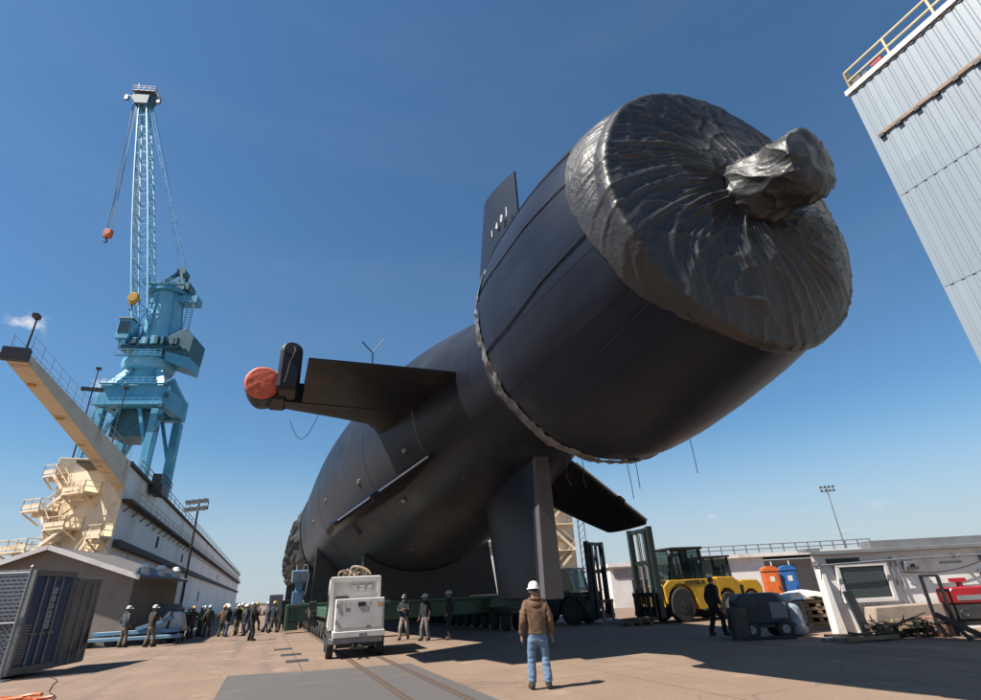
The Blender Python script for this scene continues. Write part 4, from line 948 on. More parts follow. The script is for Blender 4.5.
for k in range(14): g.b2(-.029, -.015, -.82, -.45, .4 + k * .08, .44 + k * .08)
g.build('vent', M['galv'], dr)
M['lett'] = mat('faded_lettering', (.55, .6, .65), (.42, .46, .5), 6, .7)
g = MB(); MM = Matrix.Translation((-.026, .25, 1.95)) @ Matrix.Rotation(pi / 2, 4, 'Z') @ Matrix.Rotation(pi / 2, 4, 'X') @ Matrix.Rotation(pi / 2, 4, 'Z')
text_mb(g, 'BEEHHHE', .30, MM, .004); g.build('lettering', M['lett'], dr)
g = MB(); g.box((0, .87, 1.42), (.07, 1.74, 2.8)); g.box((.05, .87, .12), (.05, 1.74, .14)); g.box((.05, .87, 2.72), (.05, 1.74, .14)); g.box((.05, .06, 1.45), (.05, .12, 2.6)); g.box((.05, 1.68, 1.45), (.05, .12, 2.6))
od = g.build('open_door', M['contdoor'], cn, .01); od.location = (.02, 1.14, .1); od.rotation_euler = (0, 0, R(6)); tag(od, 'peeling grey door swung open')
for y in (.6, 1.2):
    g = MB(); g.cyl((.08, y, .1), (.08, y, 2.8), .025, n=8); g.box((.1, y, 1.1), (.05, .26, .05)); g.build('lock_rod', M['galv'], od)
# chain link fence in front of it
fn = empty('chain_link_fence', (-15.0, 17.7, 0), R(8), 'galvanised chain link fence panel with leaning post in front of the grey container', 'fence')
for x in (0, -2.6, -5.2):
    g = MB(); g.cyl((x, 0, 0), (x, 0, 3.1), .045, n=10); g.box((x, 0, .02), (.4, .4, .04)); po = g.build('post', M['galv'], fn)
    g = MB(); g.lathe([(.05, 3.1), (.06, 3.15), (.03, 3.2), (0, 3.21)], 10, Matrix.Translation((x, 0, 0))); g.build('post_cap', M['galv'], po)
for z in (.15, 1.55, 2.98):
    g = MB(); g.cyl((-5.2, 0, z), (0, 0, z), .03, n=8); g.build('rail', M['galv'], fn)
g = MB(); sp_ = .16
for k in range(-20, 34):
    for sg in (1, -1):
        x0 = -5.2 + k * sp_; pts = []
        za, zb = .15, 2.98; xa, xb = (x0, x0 + (zb - za)) if sg > 0 else (x0 + (zb - za), x0)
        # clip to panel
        d = (xb - xa) / (zb - za)
        lo = max(za, za + min((-5.2 - xa) / d, (0 - xa) / d)); hi = min(zb, za + max((-5.2 - xa) / d, (0 - xa) / d))
        if hi > lo + .02: g.bar((xa + d * (lo - za), .004 * sg, lo), (xa + d * (hi - za), .004 * sg, hi), .009)
g.build('wire_mesh', M['galv'], fn)
# gable shed
sh = empty('gable_shed', (-21.0, 32, 0), R(10), 'grey brown gable roofed metal shed behind the storage container', 'shed')
M['shed'] = mat('shed_siding', (.30, .26, .22), (.25, .22, .19), 1.5, .7); M['shedd'] = mat('shed_roof', (.22, .2, .18), (.17, .155, .14), 2, .6)
g = MB(); g.prism([(0, 0), (0, 3.55), (-4.6, 5.15), (-9.2, 3.55), (-9.2, 0)], -6.5, 0, Matrix.Rotation(pi / 2, 4, 'X')); g.build('wall', M['shed'], sh)
for sx in (0, 1):
    x0, x1 = (.5, -4.62) if sx == 0 else (-9.7, -4.58)
    z0 = 3.50; g = MB(); a = (x0, -.55, z0); g.add([(x0, -.55, z0), (x1, -.55, 5.28), (x1, 6.9, 5.28), (x0, 6.9, z0), (x0, -.55, z0 - .14), (x1, -.55, 5.14), (x1, 6.9, 5.14), (x0, 6.9, z0 - .14)], [(0, 1, 2, 3), (4, 7, 6, 5), (0, 4, 5, 1), (1, 5, 6, 2), (2, 6, 7, 3), (3, 7, 4, 0)]); rf = g.build('roof', M['shedd'], sh)
    g = MB(); g.add([(x0, -.62, z0 + .06), (x1, -.62, 5.34), (x1, -.56, 5.34), (x0, -.56, z0 + .06), (x0, -.62, z0 - .2), (x1, -.62, 5.08), (x1, -.56, 5.08), (x0, -.56, z0 - .2)], [(0, 1, 2, 3), (4, 7, 6, 5), (0, 4, 5, 1), (1, 5, 6, 2), (2, 6, 7, 3), (3, 7, 4, 0)]); g.build('fascia', M['offwhite'], rf)
for y in (.9, 3.2, 5.5):
    g = MB(); g.cyl((.1, y, 3.5), (.1, y, 4.0), .22, n=12); g.lathe([(.34, 4.0), (.2, 4.22), (0, 4.28)], 12, Matrix.Translation((.1, y, 0))); g.build('roof_vent', M['offwhite'], sh)
g = MB(); g.b2(-3.2, -2.2, -.04, -.003, 0, 2.1); dd_ = g.build('door', M['shedd'], sh); g = MB(); g.box((-2.35, -.07, 1.05), (.08, .06, .06)); g.build('handle', M['galv'], dd_)
# low panel fence behind the blue trailer
pf = empty('panel_fence', (-22.5, 35.5, 0), R(14), 'low grey mesh panel fence between the shed and the white trailer hood', 'fence')
for k in range(2):
    g = MB(); g.b2(k * 2.2 - .04, k * 2.2 + .04, -.04, .04, 0, 2.1); g.build('post', M['galv'], pf)
for k in range(1):
    g = MB(); g.b2(k * 2.2 + .05, k * 2.2 + 2.15, -.015, .015, .2, 2.0); g.build('panel', M['grey'], pf)
# blue trailer with upright
bt = empty('blue_trailer', (-23.6, 31.6, 0), R(7), 'pale blue low steel trailer frame with a slanted blue upright', 'trailer')
g = MB(); g.b2(0, 5.6, 0, .2, .55, .75); g.b2(0, 5.6, 1.2, 1.4, .55, .75); 
for x in (.1, 1.9, 3.7, 5.3): g.b2(x, x + .2, .2, 1.2, .57, .73)
g.build('deck_frame', M['lightblue'], bt, .02)
g = MB(); g.b2(-.2, 5.9, -.28, -.05, .28, .46); g.build('outer_beam', M['lightblue'], bt, .02)
g = MB(); g.bar((1.1, .2, .75), (2.0, .2, 2.4), .28); g.bar((2.25, .2, .75), (1.95, .2, 1.9), .18); g.build('upright', M['blue'], bt, .02)
g = MB(); g.bar((3.4, -.1, .8), (5.2, -.1, 1.3), .2); g.build('ramp', M['lightblue'], bt)
for x in (1.0, 2.2, 4.6):
    for y in (-.1, 1.5):
        g = MB(); g.cyl((x, y - .1, .28), (x, y + .1, .28), .28, n=16); g.build('wheel', M['rubber'], bt)
# white hood on legs
wh = empty('hooded_compressor', (-19.3, 33.4, 0), R(5), 'white sloped hood machine on thin legs with dark pipes beside the crowd', 'machine')
g = MB(); g.prism([(-1.0, .8), (1.5, .8), (1.1, 2.0), (.2, 2.15)], 0, .9, Matrix.Rotation(pi / 2, 4, 'X')); g.build('hood', M['white'], wh, .05)
g = MB(); g.prism([(.18, .82), (.38, .82), (.55, 2.13), (.40, 2.14)], -.02, .92, Matrix.Rotation(pi / 2, 4, 'X')); g.build('hood_strap', M['black'], wh)
for x in (-.7, 1.3):
    for y in (-.8, -.1): 
        g = MB(); g.b2(x - .04, x + .04, y - .04, y + .04, 0, .8); g.build('leg', M['black'], wh)
g = MB(); g.tube([(-1.0, -.6, .9), (-1.4, -.7, 1.5), (-1.7, -.7, .6), (-2.0, -.6, 1.2)], .06, 6); g.cyl((-1.6, -.7, .5), (-1.6, -.4, .5), .45, n=14); g.build('hose_reel', M['steel_dark'], wh)
# dark control cabinet by the transporter
cc = empty('control_cabinet', yard(-6.6, 37.5), RZ, 'dark grey control cabinet on legs left of the green beam end', 'cabinet')
g = MB(); g.b2(-.45, .45, -.3, .3, .5, 2.3); c0 = g.build('cabinet', M['grey'], cc, .03)
g = MB(); g.b2(.46, 1.3, -.3, .3, 1.3, 1.9); g.build('side_box', M['black'], cc, .02)
for x in (-.38, .38): 
    g = MB(); g.b2(x - .05, x + .05, -.25, .25, 0, .499); g.build('leg', M['black'], cc)
def light_pole(name, loc, h, label, lean=0, n=8):
    e = empty(name, loc, R(-15), label, 'light pole'); g = MB(); g.cyl((0, 0, 0), (0, 0, h), .13, .07, 10); g.cyl((0, 0, 0), (0, 0, .25), .3, n=10); g.build('pole', M['steel_dark'], e)
    g = MB(); g.bar((-1.0, 0, h), (1.0, 0, h), .08); g.bar((-1.0, 0, h - .6), (1.0, 0, h - .6), .08); 
    for x in (-.95, .95): g.bar((x, 0, h - .6), (x, 0, h + .02), .06)
    g.build('frame', M['galv'], e)
    for k in range(n):
        g = MB(); x = -.9 + 1.8 * (k % (n // 2)) / (n // 2 - 1); z = h + .18 if k < n // 2 else h - .42
        g.cyl((x, -.05, z), (x, -.38, z - .14), .09, .22, 12); g.build('floodlight', M['galv'], e)
    return e
wh.scale = (.72, .72, .75)
light_pole('floodlight_pole', (-25.4, 45, 0), 9.8, 'tall dark floodlight pole rising in front of the dry dock wall')
light_pole('floodlight_pole', (55, 90, 0), 15.0, 'distant pale floodlight mast beyond the right hand roofs')
pm2 = bpy.data.objects['floodlight_pole.001']
for c in pm2.children:
    if c.name.startswith('pole'): c.data.materials[0] = M['galv']
# coil of orange hose at the lower left corner
oh = MB()
for k in range(7):
    oh.tube([(-1.4 + 2.3 * t + .15 * sin(k * 2), .18 * sin(t * 9 + k * 1.3) + (k - 3) * .09, .05 + .035 * (k % 3) + .05 * abs(sin(t * 6 + k))) for t in [i / 30 for i in range(31)]], .035, 6)
o = oh.build('hose_bundle', M['orange']); o.location = (-10.9, 12.9, 0); tag(o, 'tangled bundle of orange hose lying on the ground at the lower left corner', 'hose')
g = MB(); g.tube([(-10.0 - 3.8 * t + .08 * sin(t * 11), 13.3 + 5.0 * t + .05 * sin(t * 17), .012) for t in [i / 30 for i in range(31)]], .010, 5)
tag(g.build('ground_cable', M['black']), 'thin dark cable trailing from the orange hose towards the container', 'cable')

# ------------------------------------------------------------------ forklifts
def forklift(loc, rz, label, paint, dark, txt=None, mast_h=3.5, roof=None, mast_x=1.25):
    e = empty('forklift', loc, rz, label, 'forklift', 'forklifts parked in the yard')
    # body: side plates with a wheel arch
    arch = [(.0 + .74 * cos(a), .62 + .74 * sin(a)) for a in [pi * k / 10 for k in range(11)]]
    for sy in (-1, 1):
        g = MB(); poly = [(.95, .62)] + arch[:0] + [(.95, 1.22), (.5, 1.5), (-1.9, 1.5), (-1.9, .45), (-.85, .45)] + [(p[0], p[1]) for p in arch[::-1] if p[0] > -.85 and p[1] > .6]
        poly = [(.82, .7), (.86, 1.28), (.55, 1.5), (-1.95, 1.5), (-1.95, .42), (-.80, .42)] + [(.74 * cos(a), .62 + .74 * sin(a)) for a in [pi - pi * k / 10 for k in range(11)]]
        y0 = sy * .95 if sy < 0 else sy * .95 - .22
        g.prism(poly, -y0 - .22, -y0, Matrix.Rotation(pi / 2, 4, 'X'))
        sp_ = g.build('side_panel', paint, e, .02)
        if txt and sy > 0:
            g = MB(); MM = Matrix.Translation((-.75, .955, 1.38)) @ Matrix.Rotation(pi, 4, 'Z') @ Matrix.Rotation(pi / 2, 4, 'X'); text_mb(g, txt, .235, MM, .01); g.build('lettering', M['black'], sp_)
        g = MB(); g.b2(-1.5, -.95, sy * 1.0 - .1, sy * 1.0 + .1, .38, .44); g.build('step', M['steel_dark'], e)
    g = MB(); g.b2(-1.9, .6, -.72, .72, .45, 1.35); g.build('hood', paint, e, .03)
    g = MB(); g.prism([(-1.96, .42), (-1.96, 1.55), (-2.9, 1.52), (-3.15, 1.2), (-3.15, .75), (-2.86, .74), (-2.78, .95), (-2.55, 1.12), (-2.25, 1.12), (-2.02, .95), (-2.0, .42)], -.96, .96, Matrix.Rotation(pi / 2, 4, 'X')); g.build('counterweight', paint, e, .05)
    # wheels
    for x, r, wd in ((0, .62, .38), (-2.4, .50, .30)):
        for sy in (-1, 1):
            g = MB(); g.cyl((x, sy * (.98 - wd), r), (x, sy * .98, r), r, n=28); wh_ = g.build('wheel', M['rubber'], e, .05)
            g = MB(); g.cyl((x, sy * .9, r), (x, sy * .992, r), r * .5, n=20); g.cyl((x, sy * .99, r), (x, sy * 1.03, r), r * .2, n=12); g.build('rim', M['galv'] if x else dark, wh_)
    # cab: posts, roof guard, glass, seat
    for x, y, xt in ((.25, .7, -.05), (.25, -.7, -.05), (-1.55, .7, -1.5), (-1.55, -.7, -1.5)):
        g = MB(); g.bar((x, y, 1.5), (xt, y, 2.62), .10); g.build('cab_post', roof or dark, e)
    g = MB(); g.b2(-1.65, .12, -.82, .82, 2.625, 2.72); g.build('cab_roof', roof or dark, e, .02)
    g = MB(); g.add([(.22, -.64, 1.52), (.22, .64, 1.52), (-.05, .64, 2.6), (-.05, -.64, 2.6)], [(0, 1, 2, 3)])
    for sy in (-1, 1): g.add([(.16, sy * .70, 1.52), (-1.5, sy * .70, 1.52), (-1.45, sy * .70, 2.6), (-.1, sy * .70, 2.6)], [(0, 1, 2, 3)])
    g.add([(-1.55, -.64, 1.52), (-1.55, .64, 1.52), (-1.5, .64, 2.6), (-1.5, -.64, 2.6)], [(0, 1, 2, 3)])
    g.build('cab_glass', M['cabglass'], e)
    g = MB(); g.b2(-1.2, -.65, -.3, .3, 1.36, 1.62); g.b2(-1.28, -1.12, -.3, .3, 1.62, 2.2); g.build('seat', M['black'], e, .04)
    g = MB(); g.tube([(-.1, .0, 1.36), (-.25, 0, 1.85)], .03, 6); g.tube([(-.25 + .03 * cos(k * pi / 8), .19 * cos(k * pi / 8), 1.85 + .19 * sin(k * pi / 8)) for k in range(17)], .018, 6); g.build('steering_wheel', M['black'], e)
    g = MB(); g.cyl((-2.0, -.5, 1.5), (-2.0, -.5, 2.5), .06, n=10); g.build('exhaust', M['galv'], e)
    # mast
    mx = mast_x
    for sy in (-1, 1):
        g = MB(); g.b2(mx - .12, mx + .12, sy * .80 - .09, sy * .80 + .09, .2, mast_h); g.b2(mx - .02, mx + .2, sy * .63 - .06, sy * .63 + .06, .25, mast_h - .15); g.build('mast_rail', dark, e)
    g = MB()
    for z in (.5, mast_h * .62, mast_h - .12):
        g = MB(); g.b2(mx - .10, mx + .08, -.709, .709, z - .08, z + .08); g.build('mast_crossbar', dark, e)
    g = MB(); g.cyl((mx, .22, .4), (mx, .22, mast_h - .2), .06, n=10); g.cyl((mx, -.22, .4), (mx, -.22, mast_h - .2), .06, n=10); g.build('lift_cylinder', M['galv'], e)
    g = MB(); 
    for y in (-.06, .06): g.bar((mx + .06, y, .6), (mx + .06, y, mast_h - .25), .035)
    g.tube([(mx - .1, .34, mast_h - .2), (mx - .35, .36, mast_h * .6), (mx - .2, .34, 1.0)], .035, 6); g.build('chain', M['black'], e)
    g = MB(); g.bar((.5, .5, .9), (mx - .1, .5, 1.6), .10); g.bar((.5, -.5, .9), (mx - .1, -.5, 1.6), .10); g.b2(.5, mx - .1, -.6, .6, .3, .55); g.build('tilt_cylinder', dark, e)
    g = MB(); g.b2(mx + .22, mx + .32, -.85, .85, .25, .42); g.b2(mx + .22, mx + .32, -.85, .85, .95, 1.1)
    for y in (-.8, -.4, 0, .4, .8): g.b2(mx + .24, mx + .30, y - .03, y + .03, .42, .95)
    ca = g.build('carriage', dark, e)
    for y in (-.5, .5):
        g = MB(); g.b2(mx + .33, mx + .42, y - .08, y + .08, .08, 1.05); g.add([(mx + .33, y - .08, .08), (mx + 2.1, y - .06, .07), (mx + 2.1, y + .06, .07), (mx + .33, y + .08, .08), (mx + .33, y - .08, .16), (mx + 2.1, y - .06, .085), (mx + 2.1, y + .06, .085), (mx + .33, y + .08, .16)], [(0, 3, 2, 1), (4, 5, 6, 7), (0, 1, 5, 4), (1, 2, 6, 5), (2, 3, 7, 6), (3, 0, 4, 7)]); g.build('fork', M['galv'] if roof else M['steel_dark'], ca)
    for y in (-.6, .6):
        g = MB(); g.cyl((.05, y, 2.5), (.16, y, 2.48), .09, n=12); g.build('work_light', M['offwhite'], e)
    return e
def cab_glass():
    m = bpy.data.materials.new('cab_window'); m.use_nodes = True; nt = m.node_tree; N = nt.nodes; L = nt.links; b = N['Principled BSDF']
    b.inputs['Base Color'].default_value = (.02, .03, .03, 1); b.inputs['Roughness'].default_value = .05
    t = N.new('ShaderNodeBsdfTransparent'); t.inputs['Color'].default_value = (.55, .68, .66, 1); mx = N.new('ShaderNodeMixShader'); mx.inputs[0].default_value = .45
    n = N.new('ShaderNodeTexNoise'); n.inputs['Scale'].default_value = 2; mr = N.new('ShaderNodeMapRange'); mr.inputs['To Min'].default_value = .25; mr.inputs['To Max'].default_value = .6; L.new(n.outputs['Fac'], mr.inputs['Value']); L.new(mr.outputs['Result'], mx.inputs[0])
    L.new(t.outputs[0], mx.inputs[1]); L.new(b.outputs[0], mx.inputs[2]); L.new(mx.outputs[0], N['Material Output'].inputs['Surface'])
    return m
M['cabglass'] = cab_glass()
M['dkgreen'] = mat('dark_green_steel', (.015, .024, .026), (.011, .018, .02), 2, .5)
fa = forklift((8.2, 28.7, 0), R(196), 'big yellow forklift with tall dark mast and black lettering, nearer the person in black', M['yellow'], M['dkgreen'], 'HYSTER H', 3.55, mast_x=1.05); fa.scale = (1.06, 1.20, 1.22)
fb = forklift((11.1, 32.4, 0), R(190), 'second yellow forklift with grey rimmed wheel behind the person in black', M['yellow'], M['steel_dark'], None, 3.0, mast_x=1.1); fb.scale = (.98, 1.1, 1.1)
forklift((4.05, 31.0, 0), R(-38), 'dark green forklift with white cab roof beside the submarine rudder', M['dkgreen'], M['dkgreen'], None, 3.95, M['white'])

for k in range(2):
    g = MB()
    for y in (-.5, -.17, .17, .5): g.b2(-.6, .6, y - .06, y + .06, .12, .145)
    for x in (-.52, 0, .52): g.b2(x - .05, x + .05, -.56, .56, .0, .119)
    o = g.build('pallet', M['wood'], None); o.location = (6.1 + .25 * k, 27.6, .006 + .15 * k); o.rotation_euler = (0, 0, R(20 + 9 * k)); tag(o, ('lower', 'upper')[k] + ' wooden pallet of the pair between the two forklift masts', 'pallet', 'wooden pallets')

# ------------------------------------------------------------------ right yard
ub_ = empty('utility_building', (10.15, 18.6, 0), 0, 'low white utility building with dark louvred vent and pipes on its sunlit wall', 'building')
g = MB(); g.prism([(0, 0), (9, 0), (12, 5), (3.2, 5)], 0, 2.30); wl = g.build('wall', M['offwhite'], ub_)
g = MB(); g.prism([(-.12, -.25), (9, -.25), (12, 5.1), (3.1, 5.1)], 2.301, 2.42); g.build('roof', M['grey'], ub_, .01)
g = MB(); g.b2(2.05, 9, -.02, .5, 2.43, 2.66); g.b2(-.1, .35, -.05, .5, 2.43, 2.52); g.build('parapet', M['grey'], ub_)
g = MB(); g.b2(.45, 1.55, -.012, -.002, 2.02, 2.18); g.build('vent_slot', M['black'], wl)
lv_ = empty('louvre', (0, 0, 0)); bpy.data.objects.remove(lv_)
g = MB(); g.b2(.62, 2.30, -.14, -.003, .86, .98); g.b2(.62, 2.30, -.14, -.003, 1.90, 2.0); g.b2(.62, .74, -.14, -.003, .981, 1.899); g.b2(2.18, 2.30, -.14, -.003, .981, 1.899); lf = g.build('louvre_frame', M['white'], ub_, .01)
M['mesh'] = mat('green_grey_mesh', (.07, .095, .09), (.05, .07, .068), 8, .6)
g = MB(); g.b2(.742, 2.178, -.05, -.02, .982, 1.898)
for k in range(17): g.b2(.75, 2.17, -.09, -.051, 1.0 + k * .053, 1.028 + k * .053)
g.build('louvre', M['mesh'], lf)
M['hole'] = M['black']
g = MB()
for k in range(16):
    for j in range(26): g.b2(.78 + j * .053, .806 + j * .053, -.056, -.0505, 1.031 + k * .053, 1.05 + k * .053)
tag(g.build('perforation', M['offwhite'], lf), kind='stuff')
g = MB(); g.tube([(-.2, -.30, 1.98), (3, -.30, 2.06), (9, -.30, 2.10)], .028, 8); g.build('pipe', M['galv'], ub_)
for x in (.0, 2.55, 4.6):
    g = MB(); g.b2(x - .03, x + .03, -.34, -.002, 2.02, 2.12); g.build('pipe_bracket', M['galv'], ub_)
for x0 in (2.45, 2.62):
    g = MB(); g.tube([(x0, -.08, 2.04), (x0 + .02, -.08, 1.2), (x0 + .10, -.08, .8), (x0 + .02, -.1, .3)], .025, 6); g.build('conduit', M['galv'], ub_)
g = MB(); g.b2(2.85, 3.25, -.2, -.003, 1.72, 1.98); jb = g.build('junction_box', M['galv'], ub_, .01); g = MB(); g.b2(2.98, 3.12, -.215, -.201, 1.8, 1.9); g.build('dial', M['black'], jb)
for q in ((4.1, 4.8, -.03, -.003, 1.86, 1.92), (5.2, 5.9, -.16, -.003, 1.55, 1.64), (5.4, 5.7, -.14, -.003, 1.9, 2.1)):
    g = MB(); g.b2(*q); g.build('wall_fitting', M['galv'], ub_)
g = MB(); g.tube([(2.7 + 3.0 * t, -.12, 1.68 - .18 * sin(pi * t) + .3 * t) for t in [k / 14 for k in range(15)]], .014, 5); g.build('cable', M['black'], ub_)
g = MB(); g.prism([(.06, 0), (.34, 0), (.18, 1.75), (.06, 1.95)], .003, .25, Matrix.Rotation(pi / 2, 4, 'X')); g.build('buttress', M['offwhite'], ub_, .01)
g = MB(); g.box((1.75, -.09, .74), (.16, .16, .05)); 
for k in range(5): g.tube([(1.15 + k * .13, -.06, .84), (1.16 + k * .13, -.1, .7), (1.2 + k * .13, -.08, .58)], .014, 5)
g.build('hose_bib', M['galv'], ub_)
ba = MB(); ba.prism([(-.1, 0), (2.7, 0), (2.7, .62), (2.2, .78), (.1, .74)], 0, .55, Matrix.Rotation(pi / 2, 4, 'X'))
o = ba.build('concrete_block', M['concrete'], None, .03); o.location = (11.2, 18.5, 0); tag(o, 'long pale concrete block standing under the louvred vent', 'concrete block')
pl2 = MB(); pl2.b2(0, .95, -.05, 0, 0, 1.25); o = pl2.build('steel_plate', mat('dark_plate', (.035, .042, .05), (.025, .03, .036), 2, .6), None, .01); o.location = (10.25, 17.2, 0); o.rotation_euler = (R(-10), 0, R(46)); tag(o, 'grey steel plate leaning on the corner of the white utility building', 'steel plate')
# pile of old timber and cable
random.seed(21)
for k in range(44):
    g = MB(); L_ = .7 + random.random() * 1.4; w_ = .06 + random.random() * .07
    g.box((0, 0, 0), (L_, w_, .05 + .04 * random.random()))
    o = g.build('timber', M['wooddark'] if k % 5 < 2 else M['wood'], None, .006)
    lay = k // 11; x = 11.3 + random.gauss(0, .50) * (1 - .22 * lay); o.location = (x, 17.2 + random.gauss(0, .22), .06 + .09 * lay + .03 * random.random() + .0); o.rotation_euler = (random.gauss(0, .08), random.gauss(0, .08), random.gauss(.1, .5))
    tag(o, 'weathered timber lying in the low scrap pile in front of the pale concrete block', 'timber', 'timbers in the scrap pile')
for k in range(4):
    g = MB(); g.tube([(10.4 + 1.7 * t + .2 * sin(t * 7 + k * 2), 16.9 + .45 * sin(t * 5 + k) * .6, .30 + .12 * sin(t * 11 + k) + .05 * k) for t in [i / 30 for i in range(31)]], .016, 6)
    tag(g.build('cable', M['black']), 'loose black cable snaking over the low scrap timber pile', 'cable', 'cables on the scrap pile')
for k in range(3):
    g = MB(); g.box((0, 0, 0), (1.5, .14, .08)); o = g.build('plank', M['galv'] if k == 0 else M['wood']); o.location = (9.75 + .1 * k, 16.9 - .28 * k, .05 + .02 * k); o.rotation_euler = (0, 0, R(-8 + 7 * k))
    tag(o, ('grey metal bar', 'pale plank', 'short plank')[k] + ' lying on the ground left of the scrap pile', 'plank')
g = MB(); g.box((0, 0, .25), (.62, .5, .5)); o = g.build('crate', mat('brown_card', (.30, .17, .13), (.25, .14, .1), 3, .8), None, .02); o.location = (12.35, 17.0, 0); tag(o, 'reddish brown box between the scrap pile and the red generator', 'box')
# red welding generator on a lifting frame
ge = empty('welding_generator', (12.6, 15.9, 0), R(-12), 'red welding generator hanging in a black steel lifting frame at the right edge', 'generator')
g = MB()
for x in (-.78, .78):
    for y in (-.45, .45): g.bar((x, y, .1), (x * .98, y, 1.55), .07)
for y in (-.45, .45): g.bar((-.8, y, .38), (.8, y, .38), .08)
for x in (-.78, .78): g.bar((x, -.45, 1.55), (x, .45, 1.55), .06); g.bar((x, -.45, .38), (x, .45, .38), .06)
g.build('frame', M['black'], ge)
g = MB(); g.b2(-.55, .62, -.34, .34, .46, .84); g.build('engine_base', M['steel_dark'], ge, .03)
g = MB(); g.prism([(-.58, .841), (.64, .841), (.64, 1.16), (.5, 1.24), (-.5, 1.24), (-.58, 1.16)], -.36, .36, Matrix.Rotation(pi / 2, 4, 'X')); hd2 = g.build('housing', M['red'], ge, .03)
g = MB(); g.b2(-.45, .3, -.372, -.361, .92, 1.04); g.build('control_panel', M['grey'], hd2)
g = MB(); g.cyl((-.1, 0, 1.24), (-.1, 0, 1.42), .07, n=10); g.b2(-.28, .05, -.1, .1, 1.36, 1.46); g.build('exhaust', M['red'], ge)
g = MB(); g.bar((-1.15, -.5, .62), (-.2, -.5, .05), .12); g.build('brace', M['black'], ge)
for a, b in (((-.8, -.45, .38), (-.55, -.5, 0)), ((.8, -.45, .38), (.7, -.5, 0)), ((.8, .45, .38), (.7, .5, 0)), ((-.8, .45, .38), (-.6, .5, 0))):
    g = MB(); g.bar(a, b, .09); g.build('leg', M['black'], ge)
g = MB(); g.tube([(-.9, -.5, 1.2 - .5 * t + .0) if t < .5 else (-.9 + .25 * (t - .5), -.5, .95 - .9 * (t - .5)) for t in [k / 10 for k in range(11)]], .025, 6); g.tube([(-.45 + .08 * cos(k * pi / 8), -.46, .62 + .08 * sin(k * pi / 8)) for k in range(17)], .02, 6); g.build('lead', M['black'], ge)
# dark covered heap, white bag, timber stack with white sheet
dm = empty('air_compressor', (8.25, 19.0, 0), R(-8), 'dark wheeled air compressor with hoses in the shade between forklift and timber stack', 'compressor')
g = MB(); g.prism([(-.8, .4), (.8, .4), (.8, 1.0), (.55, 1.28), (-.6, 1.28), (-.8, 1.08)], -.45, .45, Matrix.Rotation(pi / 2, 4, 'X')); by_ = g.build('housing', M['navy'], dm, .04)
g = MB()
for k in range(7): g.b2(-.6, .1, -.475, -.451, .55 + k * .07, .585 + k * .07)
g.build('grille', M['black'], by_)
g = MB(); g.b2(.2, .68, -.47, -.452, .55, 1.0); g.build('control_door', M['grey'], by_)
for x in (-.5, .5):
    for y in (-.5, .5):
        g = MB(); g.cyl((x, y - .08, .26), (x, y + .08, .26), .26, n=20); wq = g.build('wheel', M['rubber'], dm, .03); g = MB(); g.cyl((x, y - .09, .26), (x, y + .09, .26), .12, n=14); g.build('rim', M['galv'], wq)
g = MB(); g.b2(-.85, .85, -.42, .42, .30, .395); g.bar((.85, 0, .33), (1.5, 0, .3), .07); g.build('chassis', M['black'], dm)
g = MB(); g.cyl((-.35, .1, 1.28), (-.35, .1, 1.55), .05, n=10); g.tube([(-.8, -.3, .8), (-1.1, -.5, .75), (-1.2, -.6, .2), (-.7, -.9, .05), (.2, -.8, .05), (.6, -1.0, .05)], .04, 6); g.build('hose', M['black'], dm)
for k, (x, y, r_) in enumerate(((7.35, 18.6, .0), (9.75, 19.7, .3))):
    g = MB(); g.cyl((0, 0, 0), (0, 0, .88), .29, n=24); g.cyl((0, 0, .28), (0, 0, .31), .305, n=24); g.cyl((0, 0, .58), (0, 0, .61), .305, n=24); g.cyl((0, 0, .88), (0, 0, .9), .27, n=24)
    o = g.build('drum', M['navy'] if k else M['steel_dark'], None); o.location = (x, y, 0); tag(o, ('dark steel drum left of the dark air compressor', 'dark blue drum between the pale sack and the timber stack')[k], 'drum')
def sack(u, v):
    a = 2 * pi * u; z = .95 * v; r = (.32 * (1 - .35 * v) + .03 * ridge(cos(a) * 3, sin(a) * 3, v * 3)) * (math.sqrt(max(0, 1 - (2 * v - 1) ** 6)) + .02)
    return (r * cos(a) * 1.1, r * sin(a), z)
g = MB(); g.grid(sack, 40, 20, True); o = g.build('bulk_sack', mat('blue_white_sack', (.30, .36, .42), (.20, .25, .31), 3, .6, bump=.4), None, sharp=180); o.location = (9.2, 18.9, 0); tag(o, 'pale blue sack standing right of the dark air compressor', 'sack')
ts = (11.75, 22.9)
random.seed(5)
for lay in range(7):
    for k in range(4):
        if lay % 2 == 0: 
            g = MB(); g.box((0, 0, 0), (1.6, .17, .105)); lo = (0, -.45 + k * .3, .08 + lay * .125)
        else:
            g = MB(); g.box((0, 0, 0), (.17, 1.1, .105)); lo = (-.66 + k * .44, 0, .08 + lay * .125)
        o = g.build('timber', M['wood'], None, .008); o.location = (ts[0] + lo[0] + random.gauss(0, .02), ts[1] + lo[1], lo[2] - .02); o.rotation_euler = (0, 0, random.gauss(0, .02))
        tag(o, 'squared timber in the crossed stack under the white sheet', 'timber', 'timbers stacked crosswise under the white sheet')
def sheet(u, v):
    x = -.85 + 1.7 * u; y = -.62 + 1.24 * v; e_ = max(abs(x) / .85, abs(y) / .62)
    return (x * 1.02, y * 1.02, .06 + .22 * (1 - (x / .85) ** 2) * (.5 + .5 * cos(y * 2)) + .04 * ns(x * 3, y * 3, 2) - (.16 if e_ > .97 else 0))
g = MB(); g.grid(sheet, 30, 22); o = g.build('sheet', M['white'], None, sharp=180); o.location = (ts[0], ts[1], .94); tag(o, 'bright white sheet draped over the crossed timber stack', 'sheet')
